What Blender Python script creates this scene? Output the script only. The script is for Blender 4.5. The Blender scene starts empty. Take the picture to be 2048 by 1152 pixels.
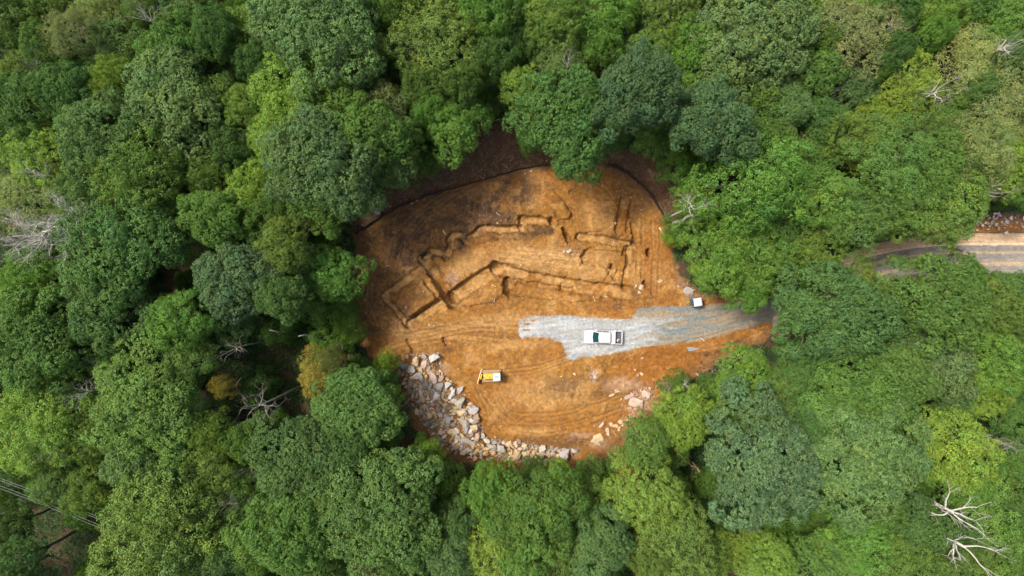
import bpy, bmesh, math, random
import numpy as np
from mathutils import Vector, Matrix

# ------------------------------------------------------------------ camera, world, sun
SC = bpy.context.scene
H = 96.0            # camera height above the clearing (m)
F = 1365.0          # focal length in photo pixels (photo is 2048 px wide)
K = H / F           # metres per photo pixel on the ground
cam_d = bpy.data.cameras.new('camera')
cam_d.sensor_width = 36.0
cam_d.lens = 36.0 * F / 2048.0
cam_d.clip_start = 1.0
cam_d.clip_end = 2000.0
cam = bpy.data.objects.new('camera', cam_d)
SC.collection.objects.link(cam)
cam.location = (0, 0, H)
cam.rotation_euler = (0, 0, 0)
SC.camera = cam

SUN_DIR = Vector((-0.88, 0.42, 1.80)).normalized()
EL = math.asin(SUN_DIR.z)
AZ = math.atan2(SUN_DIR.x, SUN_DIR.y)
world = bpy.data.worlds.new('World')
SC.world = world
world.use_nodes = True
wn = world.node_tree
bg = wn.nodes['Background']
sky = wn.nodes.new('ShaderNodeTexSky')
sky.sky_type = 'NISHITA'
sky.sun_disc = False
sky.sun_elevation = EL
sky.sun_rotation = AZ
sky.air_density = 1.0
sky.dust_density = 7.0
wn.links.new(sky.outputs['Color'], bg.inputs['Color'])
bg.inputs['Strength'].default_value = 0.15
sun_d = bpy.data.lights.new('sun', 'SUN')
sun_d.energy = 2.5
sun_d.angle = math.radians(7.0)
sun_d.color = (1.0, 0.94, 0.84)
sun = bpy.data.objects.new('sun', sun_d)
SC.collection.objects.link(sun)
sun.rotation_mode = 'QUATERNION'
sun.rotation_quaternion = SUN_DIR.to_track_quat('Z', 'Y')
SC.view_settings.view_transform = 'Standard'
SC.view_settings.look = 'None'
SC.view_settings.exposure = 0.70
SC.view_settings.gamma = 1.0
SC.cycles.max_bounces = 6
SC.cycles.diffuse_bounces = 3
SC.cycles.glossy_bounces = 2
SC.cycles.transmission_bounces = 3

C = SC.collection
rnd = random.Random(7)
rng = np.random.default_rng(11)

# ------------------------------------------------------------------ helpers
def P(u, v, z=0.0):
    """world point that stands at height z and is seen at photo pixel (u, v)"""
    s = (H - z) / F
    return Vector(((u - 1024) * s, (576 - v) * s, z))

def mesh_np(name, co, faces_flat, counts, colors=None, smooth=False):
    me = bpy.data.meshes.new(name)
    co = np.asarray(co, dtype=np.float32)
    faces_flat = np.asarray(faces_flat, dtype=np.int32)
    counts = np.asarray(counts, dtype=np.int32)
    me.vertices.add(len(co)); me.vertices.foreach_set('co', co.ravel())
    me.loops.add(len(faces_flat)); me.loops.foreach_set('vertex_index', faces_flat)
    me.polygons.add(len(counts))
    st = np.zeros(len(counts), dtype=np.int32); st[1:] = np.cumsum(counts)[:-1]
    me.polygons.foreach_set('loop_start', st)
    me.polygons.foreach_set('use_smooth', np.full(len(counts), smooth, dtype=bool))
    if colors is not None:
        at = me.color_attributes.new('tint', 'FLOAT_COLOR', 'POINT')
        c4 = np.ones((len(co), 4), dtype=np.float32); c4[:, :3] = colors
        at.data.foreach_set('color', c4.ravel())
    me.update(calc_edges=True)
    return me

class MB:
    """collects boxes, prisms, tubes and links them as one mesh"""
    def __init__(s): s.v = []; s.f = []
    def add(s, vs, fs):
        b = len(s.v); s.v += [tuple(p) for p in vs]; s.f += [tuple(i + b for i in f) for f in fs]
    def box(s, x0, x1, y0, y1, z0, z1, M=None):
        vs = [Vector((x, y, z)) for z in (z0, z1) for y in (y0, y1) for x in (x0, x1)]
        if M: vs = [M @ p for p in vs]
        s.add(vs, [(0, 2, 3, 1), (4, 5, 7, 6), (0, 1, 5, 4), (2, 6, 7, 3), (0, 4, 6, 2), (1, 3, 7, 5)])
    def loft(s, rings):
        """closed rings of equal length, capped at both ends"""
        n = len(rings[0]); vs = [p for r in rings for p in r]; fs = []
        for k in range(len(rings) - 1):
            for i in range(n):
                j = (i + 1) % n
                fs.append((k * n + i, k * n + j, (k + 1) * n + j, (k + 1) * n + i))
        fs.append(tuple(reversed(range(n)))); fs.append(tuple((len(rings) - 1) * n + i for i in range(n)))
        s.add(vs, fs)
    def tube(s, pts, rad, n=6):
        pts = [Vector(p) for p in pts]; rings = []
        a = None
        for i, p in enumerate(pts):
            d = (pts[min(i + 1, len(pts) - 1)] - pts[max(i - 1, 0)])
            if d.length < 1e-6: d = Vector((0, 0, 1))
            d.normalize()
            if a is None:
                a = d.orthogonal().normalized()
            else:
                a = (a - d * a.dot(d))
                a = a.normalized() if a.length > 1e-4 else d.orthogonal().normalized()
            b = d.cross(a)
            r = rad[i] if hasattr(rad, '__len__') else rad
            rings.append([p + (a * math.cos(2 * math.pi * k / n) + b * math.sin(2 * math.pi * k / n)) * r for k in range(n)])
        s.loft(rings)
    def mesh(s, name, smooth=False, bevel=0.0, seg=2, angle=35):
        me = bpy.data.meshes.new(name)
        me.from_pydata(s.v, [], s.f)
        bm = bmesh.new(); bm.from_mesh(me)
        bmesh.ops.recalc_face_normals(bm, faces=bm.faces)
        if bevel:
            es = [e for e in bm.edges if len(e.link_faces) == 2 and e.calc_face_angle(0) > math.radians(angle)]
            bmesh.ops.bevel(bm, geom=es, offset=bevel, segments=seg, profile=0.6, affect='EDGES', clamp_overlap=True)
        for f in bm.faces: f.smooth = smooth
        bm.to_mesh(me); bm.free()
        return me

def link(name, me, m, parent=None, color=None):
    o = bpy.data.objects.new(name, me); C.objects.link(o)
    if m is not None and me is not None and not me.materials: me.materials.append(m)
    if parent: o.parent = parent
    if color: o.color = (*color, 1)
    return o

def tag(o, label=None, cat=None, group=None, kind=None):
    if label: o['label'] = label
    if cat: o['category'] = cat
    if group: o['group'] = group
    if kind: o['kind'] = kind
    return o

def empty(name, loc, rz=0.0):
    o = bpy.data.objects.new(name, None); C.objects.link(o)
    o.location = loc; o.rotation_euler = (0, 0, rz); o.empty_display_size = 0.2
    return o

ORD = ['first', 'second', 'third', 'fourth', 'fifth', 'sixth', 'seventh', 'eighth', 'ninth', 'tenth', 'eleventh', 'twelfth',
       'thirteenth', 'fourteenth', 'fifteenth', 'sixteenth', 'seventeenth', 'eighteenth', 'nineteenth', 'twentieth']
def rank_labels(items):
    """items: (object, u, adjective phrase, noun, zone phrase); words each label from its place among its look-alikes"""
    by = {}
    for it in items: by.setdefault((it[2], it[3], it[4]), []).append(it)
    for (adj, noun, zone), L in by.items():
        L.sort(key=lambda t: t[1])
        for i, it in enumerate(L):
            n = len(L)
            if n == 1: w = f'{adj} {noun}, the only one {zone}'
            elif i == 0: w = f'{adj} {noun}, leftmost such {zone}'
            elif i == n - 1: w = f'{adj} {noun}, rightmost such {zone}'
            else: w = f'{adj} {noun}, {ORD[min(i, 19)]} such from left {zone}'
            it[0]['label'] = w

# ------------------------------------------------------------------ materials
def mat(name, col, rough=0.7, metal=0.0, noise=0.0, nscale=3.0, spec=0.4, bump=0.0, objcol=False, attr=False, col2=None, bscale=None):
    m = bpy.data.materials.new(name); m.use_nodes = True
    nt = m.node_tree; b = nt.nodes['Principled BSDF']
    b.inputs['Roughness'].default_value = rough
    b.inputs['Metallic'].default_value = metal
    b.inputs['Specular IOR Level'].default_value = spec
    base = None
    if objcol:
        oi = nt.nodes.new('ShaderNodeObjectInfo'); base = oi.outputs['Color']
    elif attr:
        a = nt.nodes.new('ShaderNodeAttribute'); a.attribute_name = 'tint'; base = a.outputs['Color']
    else:
        r = nt.nodes.new('ShaderNodeRGB'); r.outputs[0].default_value = (*col, 1); base = r.outputs[0]
    tc = nt.nodes.new('ShaderNodeTexCoord')
    if noise:
        n = nt.nodes.new('ShaderNodeTexNoise'); n.inputs['Scale'].default_value = nscale
        n.inputs['Detail'].default_value = 6; n.inputs['Roughness'].default_value = 0.65
        nt.links.new(tc.outputs['Object'], n.inputs['Vector'])
        mr = nt.nodes.new('ShaderNodeMapRange'); mr.inputs['From Min'].default_value = 0.3; mr.inputs['From Max'].default_value = 0.7
        mr.inputs['To Min'].default_value = 1 - noise; mr.inputs['To Max'].default_value = 1 + noise
        nt.links.new(n.outputs['Fac'], mr.inputs['Value'])
        vm = nt.nodes.new('ShaderNodeVectorMath'); vm.operation = 'MULTIPLY'
        nt.links.new(base, vm.inputs[0]); nt.links.new(mr.outputs[0], vm.inputs[1]); base = vm.outputs[0]
        if col2:
            n2 = nt.nodes.new('ShaderNodeTexNoise'); n2.inputs['Scale'].default_value = nscale * 0.45; n2.inputs['Detail'].default_value = 4
            nt.links.new(tc.outputs['Object'], n2.inputs['Vector'])
            mr2 = nt.nodes.new('ShaderNodeMapRange'); mr2.inputs['From Min'].default_value = 0.52; mr2.inputs['From Max'].default_value = 0.66
            nt.links.new(n2.outputs['Fac'], mr2.inputs['Value'])
            mx = nt.nodes.new('ShaderNodeMix'); mx.data_type = 'RGBA'
            nt.links.new(mr2.outputs[0], mx.inputs[0]); nt.links.new(base, mx.inputs[6]); mx.inputs[7].default_value = (*col2, 1)
            base = mx.outputs[2]
    nt.links.new(base, b.inputs['Base Color'])
    if bump:
        n3 = nt.nodes.new('ShaderNodeTexNoise'); n3.inputs['Scale'].default_value = bscale or nscale * 2; n3.inputs['Detail'].default_value = 8
        n3.inputs['Roughness'].default_value = 0.7
        nt.links.new(tc.outputs['Object'], n3.inputs['Vector'])
        bp = nt.nodes.new('ShaderNodeBump'); bp.inputs['Strength'].default_value = 0.8; bp.inputs['Distance'].default_value = bump
        nt.links.new(n3.outputs['Fac'], bp.inputs['Height']); nt.links.new(bp.outputs[0], b.inputs['Normal'])
    return m

def leaf_mat(name, trans=0.38, rough=0.55, spec=0.22, fixed=None):
    m = bpy.data.materials.new(name); m.use_nodes = True
    nt = m.node_tree; b = nt.nodes['Principled BSDF']; out = nt.nodes['Material Output']
    a = nt.nodes.new('ShaderNodeAttribute'); a.attribute_name = 'tint'
    vm = nt.nodes.new('ShaderNodeVectorMath'); vm.operation = 'MULTIPLY'
    if fixed is None:
        oi = nt.nodes.new('ShaderNodeObjectInfo'); nt.links.new(oi.outputs['Color'], vm.inputs[0])
    else:
        vm.inputs[0].default_value = fixed
    nt.links.new(a.outputs['Color'], vm.inputs[1])
    nt.links.new(vm.outputs[0], b.inputs['Base Color'])
    b.inputs['Roughness'].default_value = rough; b.inputs['Specular IOR Level'].default_value = spec
    t = nt.nodes.new('ShaderNodeBsdfTranslucent')
    v2 = nt.nodes.new('ShaderNodeVectorMath'); v2.operation = 'MULTIPLY'; v2.inputs[1].default_value = (1.25, 1.2, 0.6)
    nt.links.new(vm.outputs[0], v2.inputs[0]); nt.links.new(v2.outputs[0], t.inputs['Color'])
    mx = nt.nodes.new('ShaderNodeMixShader'); mx.inputs[0].default_value = trans
    nt.links.new(b.outputs[0], mx.inputs[1]); nt.links.new(t.outputs[0], mx.inputs[2]); nt.links.new(mx.outputs[0], out.inputs['Surface'])
    return m

M_LEAF = leaf_mat('leaves')
M_BARK = mat('bark', (0.11, 0.09, 0.07), 0.9, noise=0.35, nscale=4, bump=0.03)
M_WHITEWOOD = mat('bleached_wood', (0.50, 0.48, 0.43), 0.8, noise=0.15, nscale=4)
M_PALEBARK = mat('pale_bark', (0.47, 0.44, 0.39), 0.85, noise=0.3, nscale=5, bump=0.02)
M_DEADBARK = mat('dead_wood', (0.30, 0.27, 0.23), 0.85, noise=0.3, nscale=3, col2=(0.2, 0.165, 0.13))
M_BROWNWOOD = mat('brown_dead_wood', (0.19, 0.12, 0.075), 0.9, noise=0.3, nscale=3)
M_ROCK = mat('rock', (1, 1, 1), 0.85, noise=0.28, nscale=2.2, objcol=True, bump=0.05, bscale=3.0, col2=(.17, .115, .07))
M_WHITE = mat('white_paint', (0.56, 0.58, 0.60), 0.22, spec=0.5, noise=0.03, nscale=1.5)
M_GLASS = mat('tinted_glass', (0.008, 0.045, 0.052), 0.08, spec=0.9)
M_BLACK = mat('black_plastic', (0.02, 0.02, 0.022), 0.6)
M_LINER = mat('bed_liner', (0.06, 0.07, 0.08), 0.7, noise=0.3, nscale=6)
M_CHROME = mat('bright_metal', (0.6, 0.6, 0.6), 0.3, metal=1.0)
M_RUBBER = mat('rubber', (0.03, 0.028, 0.025), 0.85)
M_RED = mat('red_lens', (0.4, 0.02, 0.01), 0.25)
M_LENS = mat('headlight_lens', (0.6, 0.62, 0.65), 0.12, spec=0.7)
M_YELLOW = mat('machine_yellow', (0.52, 0.34, 0.025), 0.45, noise=0.22, nscale=3)
M_MUD = mat('muddy_steel', (0.30, 0.205, 0.12), 0.9, noise=0.3, nscale=4, bump=0.02)
M_ROOFWH = mat('weathered_white', (0.36, 0.45, 0.49), 0.5, noise=0.18, nscale=3)
M_TEAL = mat('teal_plastic', (0.01, 0.12, 0.15), 0.45, noise=0.08, nscale=3)
M_FENCE = mat('black_silt_fabric', (0.018, 0.017, 0.016), 0.85, noise=0.3, nscale=3)
M_STAKE = mat('wooden_stake', (0.12, 0.08, 0.05), 0.85)
M_WIRE = mat('wire_aluminium', (0.35, 0.36, 0.37), 0.5)
M_STICK = mat('pale_stick', (0.52, 0.40, 0.26), 0.8, noise=0.2, nscale=6)

# ------------------------------------------------------------------ numpy noise and shape fields
def _hash(ix, iy, seed):
    h = (ix.astype(np.int64) * 374761393 + iy.astype(np.int64) * 668265263 + seed * 974634777) & 0xFFFFFFFF
    h = ((h ^ (h >> 13)) * 1274126177) & 0xFFFFFFFF
    h = (h ^ (h >> 16)) & 0xFFFFFFFF
    return h.astype(np.float64) / 4294967295.0
def vnoise(x, y, seed=0):
    ix = np.floor(x); iy = np.floor(y); fx = x - ix; fy = y - iy
    fx = fx * fx * fx * (fx * (fx * 6 - 15) + 10); fy = fy * fy * fy * (fy * (fy * 6 - 15) + 10)
    a = _hash(ix, iy, seed); b = _hash(ix + 1, iy, seed); c = _hash(ix, iy + 1, seed); d = _hash(ix + 1, iy + 1, seed)
    return (a * (1 - fx) + b * fx) * (1 - fy) + (c * (1 - fx) + d * fx) * fy
def fbm(x, y, seed=0, oct=4, gain=0.5):
    s = 0; a = 1.0; t = 0
    for k in range(oct):
        s = s + a * vnoise(x * 2 ** k + 17.3 * k, y * 2 ** k + 9.1 * k, seed + k); t += a; a *= gain
    return s / t
def sm(x):
    x = np.clip(x, 0, 1); return x * x * (3 - 2 * x)
def pdist(U, V, pts, ds=None):
    """distance to a polyline (px) and the value ds interpolated along it"""
    best = np.full(U.shape, 1e9); val = np.zeros(U.shape)
    for i in range(len(pts) - 1):
        x0, y0 = pts[i]; x1, y1 = pts[i + 1]; dx, dy = x1 - x0, y1 - y0; L = dx * dx + dy * dy + 1e-9
        t = np.clip(((U - x0) * dx + (V - y0) * dy) / L, 0, 1)
        d = np.hypot(U - x0 - t * dx, V - y0 - t * dy)
        m = d < best; best = np.where(m, d, best)
        if ds is not None: val = np.where(m, ds[i] + (ds[i + 1] - ds[i]) * t, val)
    return (best, val) if ds is not None else best
def inside(U, V, poly):
    r = np.zeros(U.shape, bool); n = len(poly); j = n - 1
    for i in range(n):
        xi, yi = poly[i]; xj, yj = poly[j]
        if yi != yj:
            c = ((yi > V) != (yj > V)) & (U < (xj - xi) * (V - yi) / (yj - yi) + xi); r ^= c
        j = i
    return r
def sdist(U, V, poly):
    d = pdist(U, V, poly + [poly[0]]); return np.where(inside(U, V, poly), d, -d)

# ------------------------------------------------------------------ ground
CLEAR = [(700, 640), (700, 560), (712, 500), (698, 455), (740, 415), (800, 368), (900, 325), (975, 262), (1040, 245), (1085, 290),
         (1150, 312), (1240, 300), (1305, 320), (1342, 400), (1352, 450), (1347, 520), (1368, 562), (1430, 595), (1490, 585), (1560, 600),
         (1566, 640), (1530, 680), (1450, 715), (1405, 745), (1345, 790), (1320, 830), (1262, 850), (1250, 890), (1190, 935), (1110, 950),
         (1000, 940), (930, 925), (870, 905), (825, 850), (812, 790), (785, 745), (735, 705), (700, 672)]
GRAVEL = [(1037, 640), (1070, 632), (1130, 630), (1200, 636), (1262, 637), (1274, 617), (1310, 612), (1400, 612), (1440, 606), (1500, 598),
          (1585, 598), (1590, 625), (1545, 641), (1480, 660), (1440, 672), (1400, 681), (1350, 689), (1290, 693), (1240, 705), (1185, 714),
          (1168, 712), (1150, 722), (1136, 722), (1130, 705), (1123, 686), (1100, 677), (1075, 674), (1045, 676), (1036, 668)]
PILE = [(792, 742), (808, 708), (880, 705), (884, 745), (905, 765), (930, 788), (945, 815), (962, 850), (975, 878), (1010, 882),
        (1050, 888), (1090, 893), (1160, 898), (1130, 925), (1075, 926), (1040, 925), (985, 921), (935, 917), (900, 902), (872, 880),
        (848, 850), (825, 822), (820, 790)]
def road_c(U):
    return np.interp(U, [1540, 1600, 1680, 1740, 1800, 1850, 1900, 2200], [628, 602, 562, 540, 527, 520, 517, 516])

TRENCH = [  # centre line, depth at each vertex, width px, edge softness px
    ([(848, 516), (866, 542), (901, 602)], [.4, 1.3, 2.1], 24, 1.2),
    ([(906, 592), (945, 566), (992, 538)], [1.3, 1.0, .7], 27, 3.0),
    ([(992, 536), (1060, 556), (1120, 566), (1180, 576), (1256, 584)], [.7, .7, .65, .7, .6], 25, 3),
    ([(1014, 560), (1015, 582)], [1.3, 1.5], 15, 2.5),
    ([(848, 512), (862, 500), (875, 502), (888, 511), (896, 505), (900, 492), (899, 478), (906, 468), (918, 468), (930, 480), (941, 474),
      (955, 462), (966, 454), (985, 455), (1000, 458), (1020, 457), (1042, 455)], [.75] * 17, 13, 2.5),
    ([(1043, 455), (1045, 437), (1073, 439), (1100, 445)], [.6, .75, .75, .75], 15, 2.0),
    ([(1103, 436), (1102, 448)], [.9, .9], 6, 2.0),
    ([(1110, 380), (1130, 402), (1144, 420), (1147, 430), (1139, 440), (1116, 443)], [.1, .35, .6, .6, .5, .2], 6, 2.0),
    ([(1126, 458), (1131, 468), (1137, 480)], [.9, 1.3, 1.0], 9, 1.8),
    ([(1158, 472), (1200, 477), (1266, 489)], [.45, .65, .7], 14, 2.0),
    ([(1172, 465), (1207, 464)], [.3, .3], 3.5, 1.5),
    ([(1262, 445), (1269, 470), (1268, 488)], [.4, .8, .8], 7, 1.8),
    ([(1260, 495), (1258, 518), (1253, 545), (1250, 572)], [.8, .9, .9, .6], 13, 1.8),
    ([(1182, 497), (1169, 505), (1164, 515), (1165, 525)], [.3, .65, .7, .5], 5, 1.6),
    ([(1165, 525), (1205, 531)], [.35, .25], 3, 1.5),
    ([(1224, 529), (1223, 535)], [.9, .9], 7, 1.8), ([(1249, 499), (1248, 508)], [.7, .7], 5, 1.5),
    ([(1296, 500), (1297, 509)], [1.2, 1.2], 7, 1.5), ([(1289, 562), (1290, 573)], [.9, .9], 5, 1.5),
    ([(1243, 396), (1241, 415), (1235, 432), (1233, 445), (1234, 465)], [.3, .6, .6, .45, .3], 5, 1.8),
    ([(1262, 400), (1259, 425), (1253, 465)], [.4, .5, .3], 4, 1.8),
    ([(840, 538), (800, 566), (770, 588)], [.4, .3, .35], 15, 3.0),
    ([(765, 591), (784, 612), (818, 653)], [.25, .55, .45], 12, 2.5),
    ([(818, 648), (850, 626), (888, 601)], [.4, .5, .35], 14, 2.5),
    ([(816, 642), (845, 622), (876, 600)], [.3, .35, .3], 3, 1.5),
    ([(814, 680), (826, 702)], [.5, .5], 6, 2.0), ([(888, 678), (891, 690)], [.5, .4], 5, 2.0), ([(870, 533), (905, 570)], [.1, .3], 6, 4.0),
    ([(1147, 574), (1147, 604)], [.4, .4], 3, 1.5), ([(1122, 568), (1122, 580)], [.3, .3], 3, 1.5),
    ([(1210, 560), (1225, 540)], [.15, .2], 4, 2), ([(1225, 563), (1236, 542)], [.15, .2], 4, 2),
]
PITS = [(947, 413, 7), (930, 427, 6), (913, 440, 9), (865, 450, 8), (845, 468, 7), (852, 482, 6), (792, 500, 8), (806, 516, 7), (835, 482, 6),
        (1015, 363, 7), (1000, 385, 9), (1033, 403, 6), (1046, 405, 5), (985, 420, 8), (1143, 384, 6), (960, 395, 6), (880, 455, 5), (925, 490, 11),
        (905, 480, 6), (765, 560, 6), (785, 575, 5), (1068, 455, 5), (810, 545, 5), (1020, 440, 6)]
RUTS = [
    [(780, 690), (850, 674), (930, 660), (1040, 651)], [(786, 700), (852, 684), (932, 668), (1030, 660)], [(800, 672), (880, 655), (950, 645), (1036, 643)],
    [(760, 668), (830, 664), (900, 650), (960, 640)], [(770, 640), (790, 665), (850, 668), (900, 655)],
    [(992, 775), (1005, 800), (1022, 824), (1060, 826), (1110, 825), (1160, 814), (1250, 796)],
    [(985, 790), (1000, 820), (1032, 848), (1056, 834), (1100, 834), (1150, 826), (1238, 790)],
    [(975, 800), (990, 826), (1022, 852), (1070, 852), (1110, 850), (1180, 838), (1245, 815)],
    [(960, 780), (985, 815), (1010, 850), (1040, 866), (1100, 868), (1160, 856), (1235, 828)],
    [(1050, 844), (1100, 845)], [(950, 775), (975, 830), (1005, 868)],
    [(1008, 740), (1080, 730), (1130, 712)], [(1008, 754), (1080, 744), (1140, 722)], [(1003, 745), (1060, 742), (1135, 718)],
    [(1283, 430), (1284, 500), (1282, 560), (1280, 600)], [(1303, 440), (1306, 510), (1303, 590)], [(1274, 490), (1276, 600)], [(1318, 455), (1320, 520), (1312, 600)],
    [(960, 350), (900, 380), (830, 430), (790, 480), (770, 560)], [(975, 356), (915, 390), (850, 436), (806, 490), (790, 560)], [(720, 520), (716, 560), (722, 600)],
    [(1130, 345), (1170, 360), (1215, 380), (1240, 420)], [(740, 540), (738, 600), (760, 650)], [(1300, 640), (1380, 632), (1460, 615)], [(1280, 655), (1380, 644), (1480, 622)],
    [(1340, 690), (1430, 668), (1520, 640)], [(1320, 668), (1420, 652), (1520, 620)], [(1390, 700), (1460, 690), (1530, 660)],
]
TREADS = [([(1000, 811), (1050, 812), (1100, 808), (1165, 792)], 7), ([(1008, 742), (1135, 716)], 6), ([(1160, 770), (1245, 790)], 6), ([(1285, 560), (1280, 605)], 5),
          ([(1150, 735), (1120, 720), (1050, 700)], 6), ([(1040, 840), (1120, 842)], 5)]

def height(U, V):
    h = (fbm(U / 90, V / 90, 1, 3) - .5) * .5
    inc = sm(sdist(U, V, CLEAR) / 14 + .3)
    rough = .35 + .65 * sm((fbm(U / 60, V / 60, 50, 3) - .42) / .16)
    # smooth compacted clay and the graded lower pad
    pad = np.clip(sm(1 - np.hypot((U - 1090) / 150, (V - 820) / 62)) + sm(1.1 - np.hypot((U - 1080) / 130, (V - 520) / 36)), 0, 1)
    rough = rough * (1 - .75 * pad) * inc
    rough = rough * (1 - .8 * sm(sdist(U, V, GRAVEL) / 6))
    h += (fbm(U / 16, V / 16, 5, 4, .6) - .5) * .26 * rough
    h += (fbm(U / 4, V / 4, 15, 3, .6) - .5) * .12 * (rough + .10)
    h += (1 - inc) * (fbm(U / 30, V / 30, 9, 4) - .4) * .9
    wu = U + (vnoise(U / 9, V / 9, 31) - .5) * 3.6 + (vnoise(U / 3.2, V / 3.2, 33) - .5) * 1.8; wv = V + (vnoise(U / 9, V / 9, 32) - .5) * 3.6 + (vnoise(U / 3.2, V / 3.2, 34) - .5) * 1.8
    # terraces and spoil blocks
    def poly(p, d, soft=3.0): return d * sm(sdist(wu, wv, p) / soft)
    h += poly([(790, 607), (800, 578), (846, 558), (860, 576), (878, 598), (822, 635), (812, 637)], .85, 5)
    h -= poly([(1022, 556), (1147, 574), (1147, 606), (1024, 592)], .55, 3)
    h += poly([(905, 606), (1003, 558), (1006, 590), (990, 604), (930, 618)], .35, 5)
    h += poly([(1150, 577), (1168, 573), (1212, 582), (1200, 602), (1148, 605)], .3, 5)
    h += poly([(1108, 390), (1128, 402), (1142, 424), (1130, 438), (1104, 434), (1050, 428), (1046, 404)], .15, 8)
    h += poly([(1046, 448), (1100, 454), (1118, 470), (1060, 472)], .3, 7)
    h += poly([(1180, 462), (1172, 400), (1236, 394), (1232, 462)], .30, 7)
    h -= poly([(1168, 506), (1182, 498), (1250, 500), (1246, 566), (1225, 562), (1205, 532), (1166, 524)], .40, 3)
    h -= poly([(1046, 402), (1092, 396), (1140, 424), (1108, 432), (1050, 426)], .0, 3)
    h += poly([(910, 475), (960, 470), (1030, 468), (1040, 478), (940, 492)], .25, 7)
    h += poly([(700, 480), (750, 440), (850, 395), (950, 365), (1000, 350), (990, 372), (880, 410), (790, 460), (740, 520)], .25, 14)
    h += poly([(1268, 575), (1300, 575), (1310, 600), (1270, 600)], .2, 6)
    h += sm(1 - np.hypot((U - 1145) / 30, (V - 498) / 12)) * .35
    h -= sm((sdist(U, V, [(1560, 640), (1530, 660), (1430, 700), (1300, 700), (1200, 722), (1200, 760), (1330, 780), (1440, 715)])) / 18) * .35
    for pts, ds, w, s in TRENCH:
        x0 = min(p[0] for p in pts) - 25; x1 = max(p[0] for p in pts) + 25; y0 = min(p[1] for p in pts) - 25; y1 = max(p[1] for p in pts) + 25
        m = (U > x0) & (U < x1) & (V > y0) & (V < y1)
        if not m.any(): continue
        d, dv = pdist(wu[m], wv[m], pts, ds)
        s2 = s * 1.05 if w > 9 else s
        f0 = sm((w / 2 - d) / s2 + .5)
        if w > 9:   # the side away from the shovel slumps into a slope
            for q, k in ((1.6, .8), (3.2, .58), (4.8, .34), (6.2, .14)): f0 = np.maximum(f0, k * sm((w / 2 - pdist(wu[m] - q * .75, wv[m] - q, pts)) / 2.2 + .5))
        h[m] -= dv * f0 * (1.12 if w > 9 else 1.2)
        h[m] += .28 * np.minimum(dv, .9) * np.exp(-((d - w / 2 - 5) / 4.0) ** 2) * sm((fbm(U[m] / 12, V[m] / 12, 78, 3) - .42) / .2)
    for (x, y, r) in PITS:
        d = np.hypot(wu - x, (wv - y)); h -= .26 * sm((r - d) / r) ; h += .07 * np.exp(-((d - r - 2) / 2.5) ** 2)
    for i, pts in enumerate(RUTS):
        d = pdist(U + (vnoise(U / 30, V / 30, 60 + i) - .5) * 4, V + (vnoise(U / 30, V / 30, 70 + i) - .5) * 4, pts)
        rk = .45 + .8 * vnoise(U / 22, V / 22, 400 + i)
        h -= .08 * rk * np.exp(-(d / 1.8) ** 2); h += .045 * rk * np.exp(-((d - 3.8) / 1.6) ** 2)
    for pts, w in TREADS:
        d = pdist(U, V, pts); a = math.atan2(pts[-1][1] - pts[0][1], pts[-1][0] - pts[0][0])
        h += .05 * np.sin((U * math.cos(a) + V * math.sin(a)) * 2 * math.pi / 5.2) * sm((w / 2 - d) / 1.5)
    # graded cross marks on the lower pad
    st = (fbm(U / 5, V / 60, 21, 2) - .5); h += .16 * st * sm(1.2 - np.hypot((U - 1120) / 90, (V - 790) / 30))
    st = (fbm((U + V * .1) / 45, (V - U * .12) / 3.2, 22, 2) - .5); h += .09 * st * np.clip(sm(1.2 - np.hypot((U - 1090) / 140, (V - 520) / 36)) + sm(1.3 - np.hypot((U - 930) / 150, (V - 665) / 28)), 0, 1)
    h += .75 * sm(sdist(U, V, PILE) / 16)
    # the ground climbs into the trees beyond the upper rim
    FL = [(640, 520), (712, 470), (760, 436), (850, 393), (950, 366), (1040, 339), (1132, 329), (1214, 330), (1262, 352), (1308, 402), (1345, 452), (1420, 520)]
    lim = np.interp(U, [p[0] for p in FL], [p[1] for p in FL], left=9e9, right=-9e9)
    h += np.where((U > 640) & (U < 1420) & (V < lim), sm((pdist(U, V, FL) - 3) / 75) * 2.6 * sm((U - 640) / 60) * sm((1420 - U) / 60), 0)
    # stony bank above the far road
    t = V - road_c(U); h += (U > 1600) * sm((-t - 44) / 30) * 1.8
    return h

def zg(x, y):
    """ground height under world point x, y"""
    U = np.array([x / K + 1024.0]); V = np.array([576.0 - y / K]); return float(height(U, V)[0])

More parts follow.
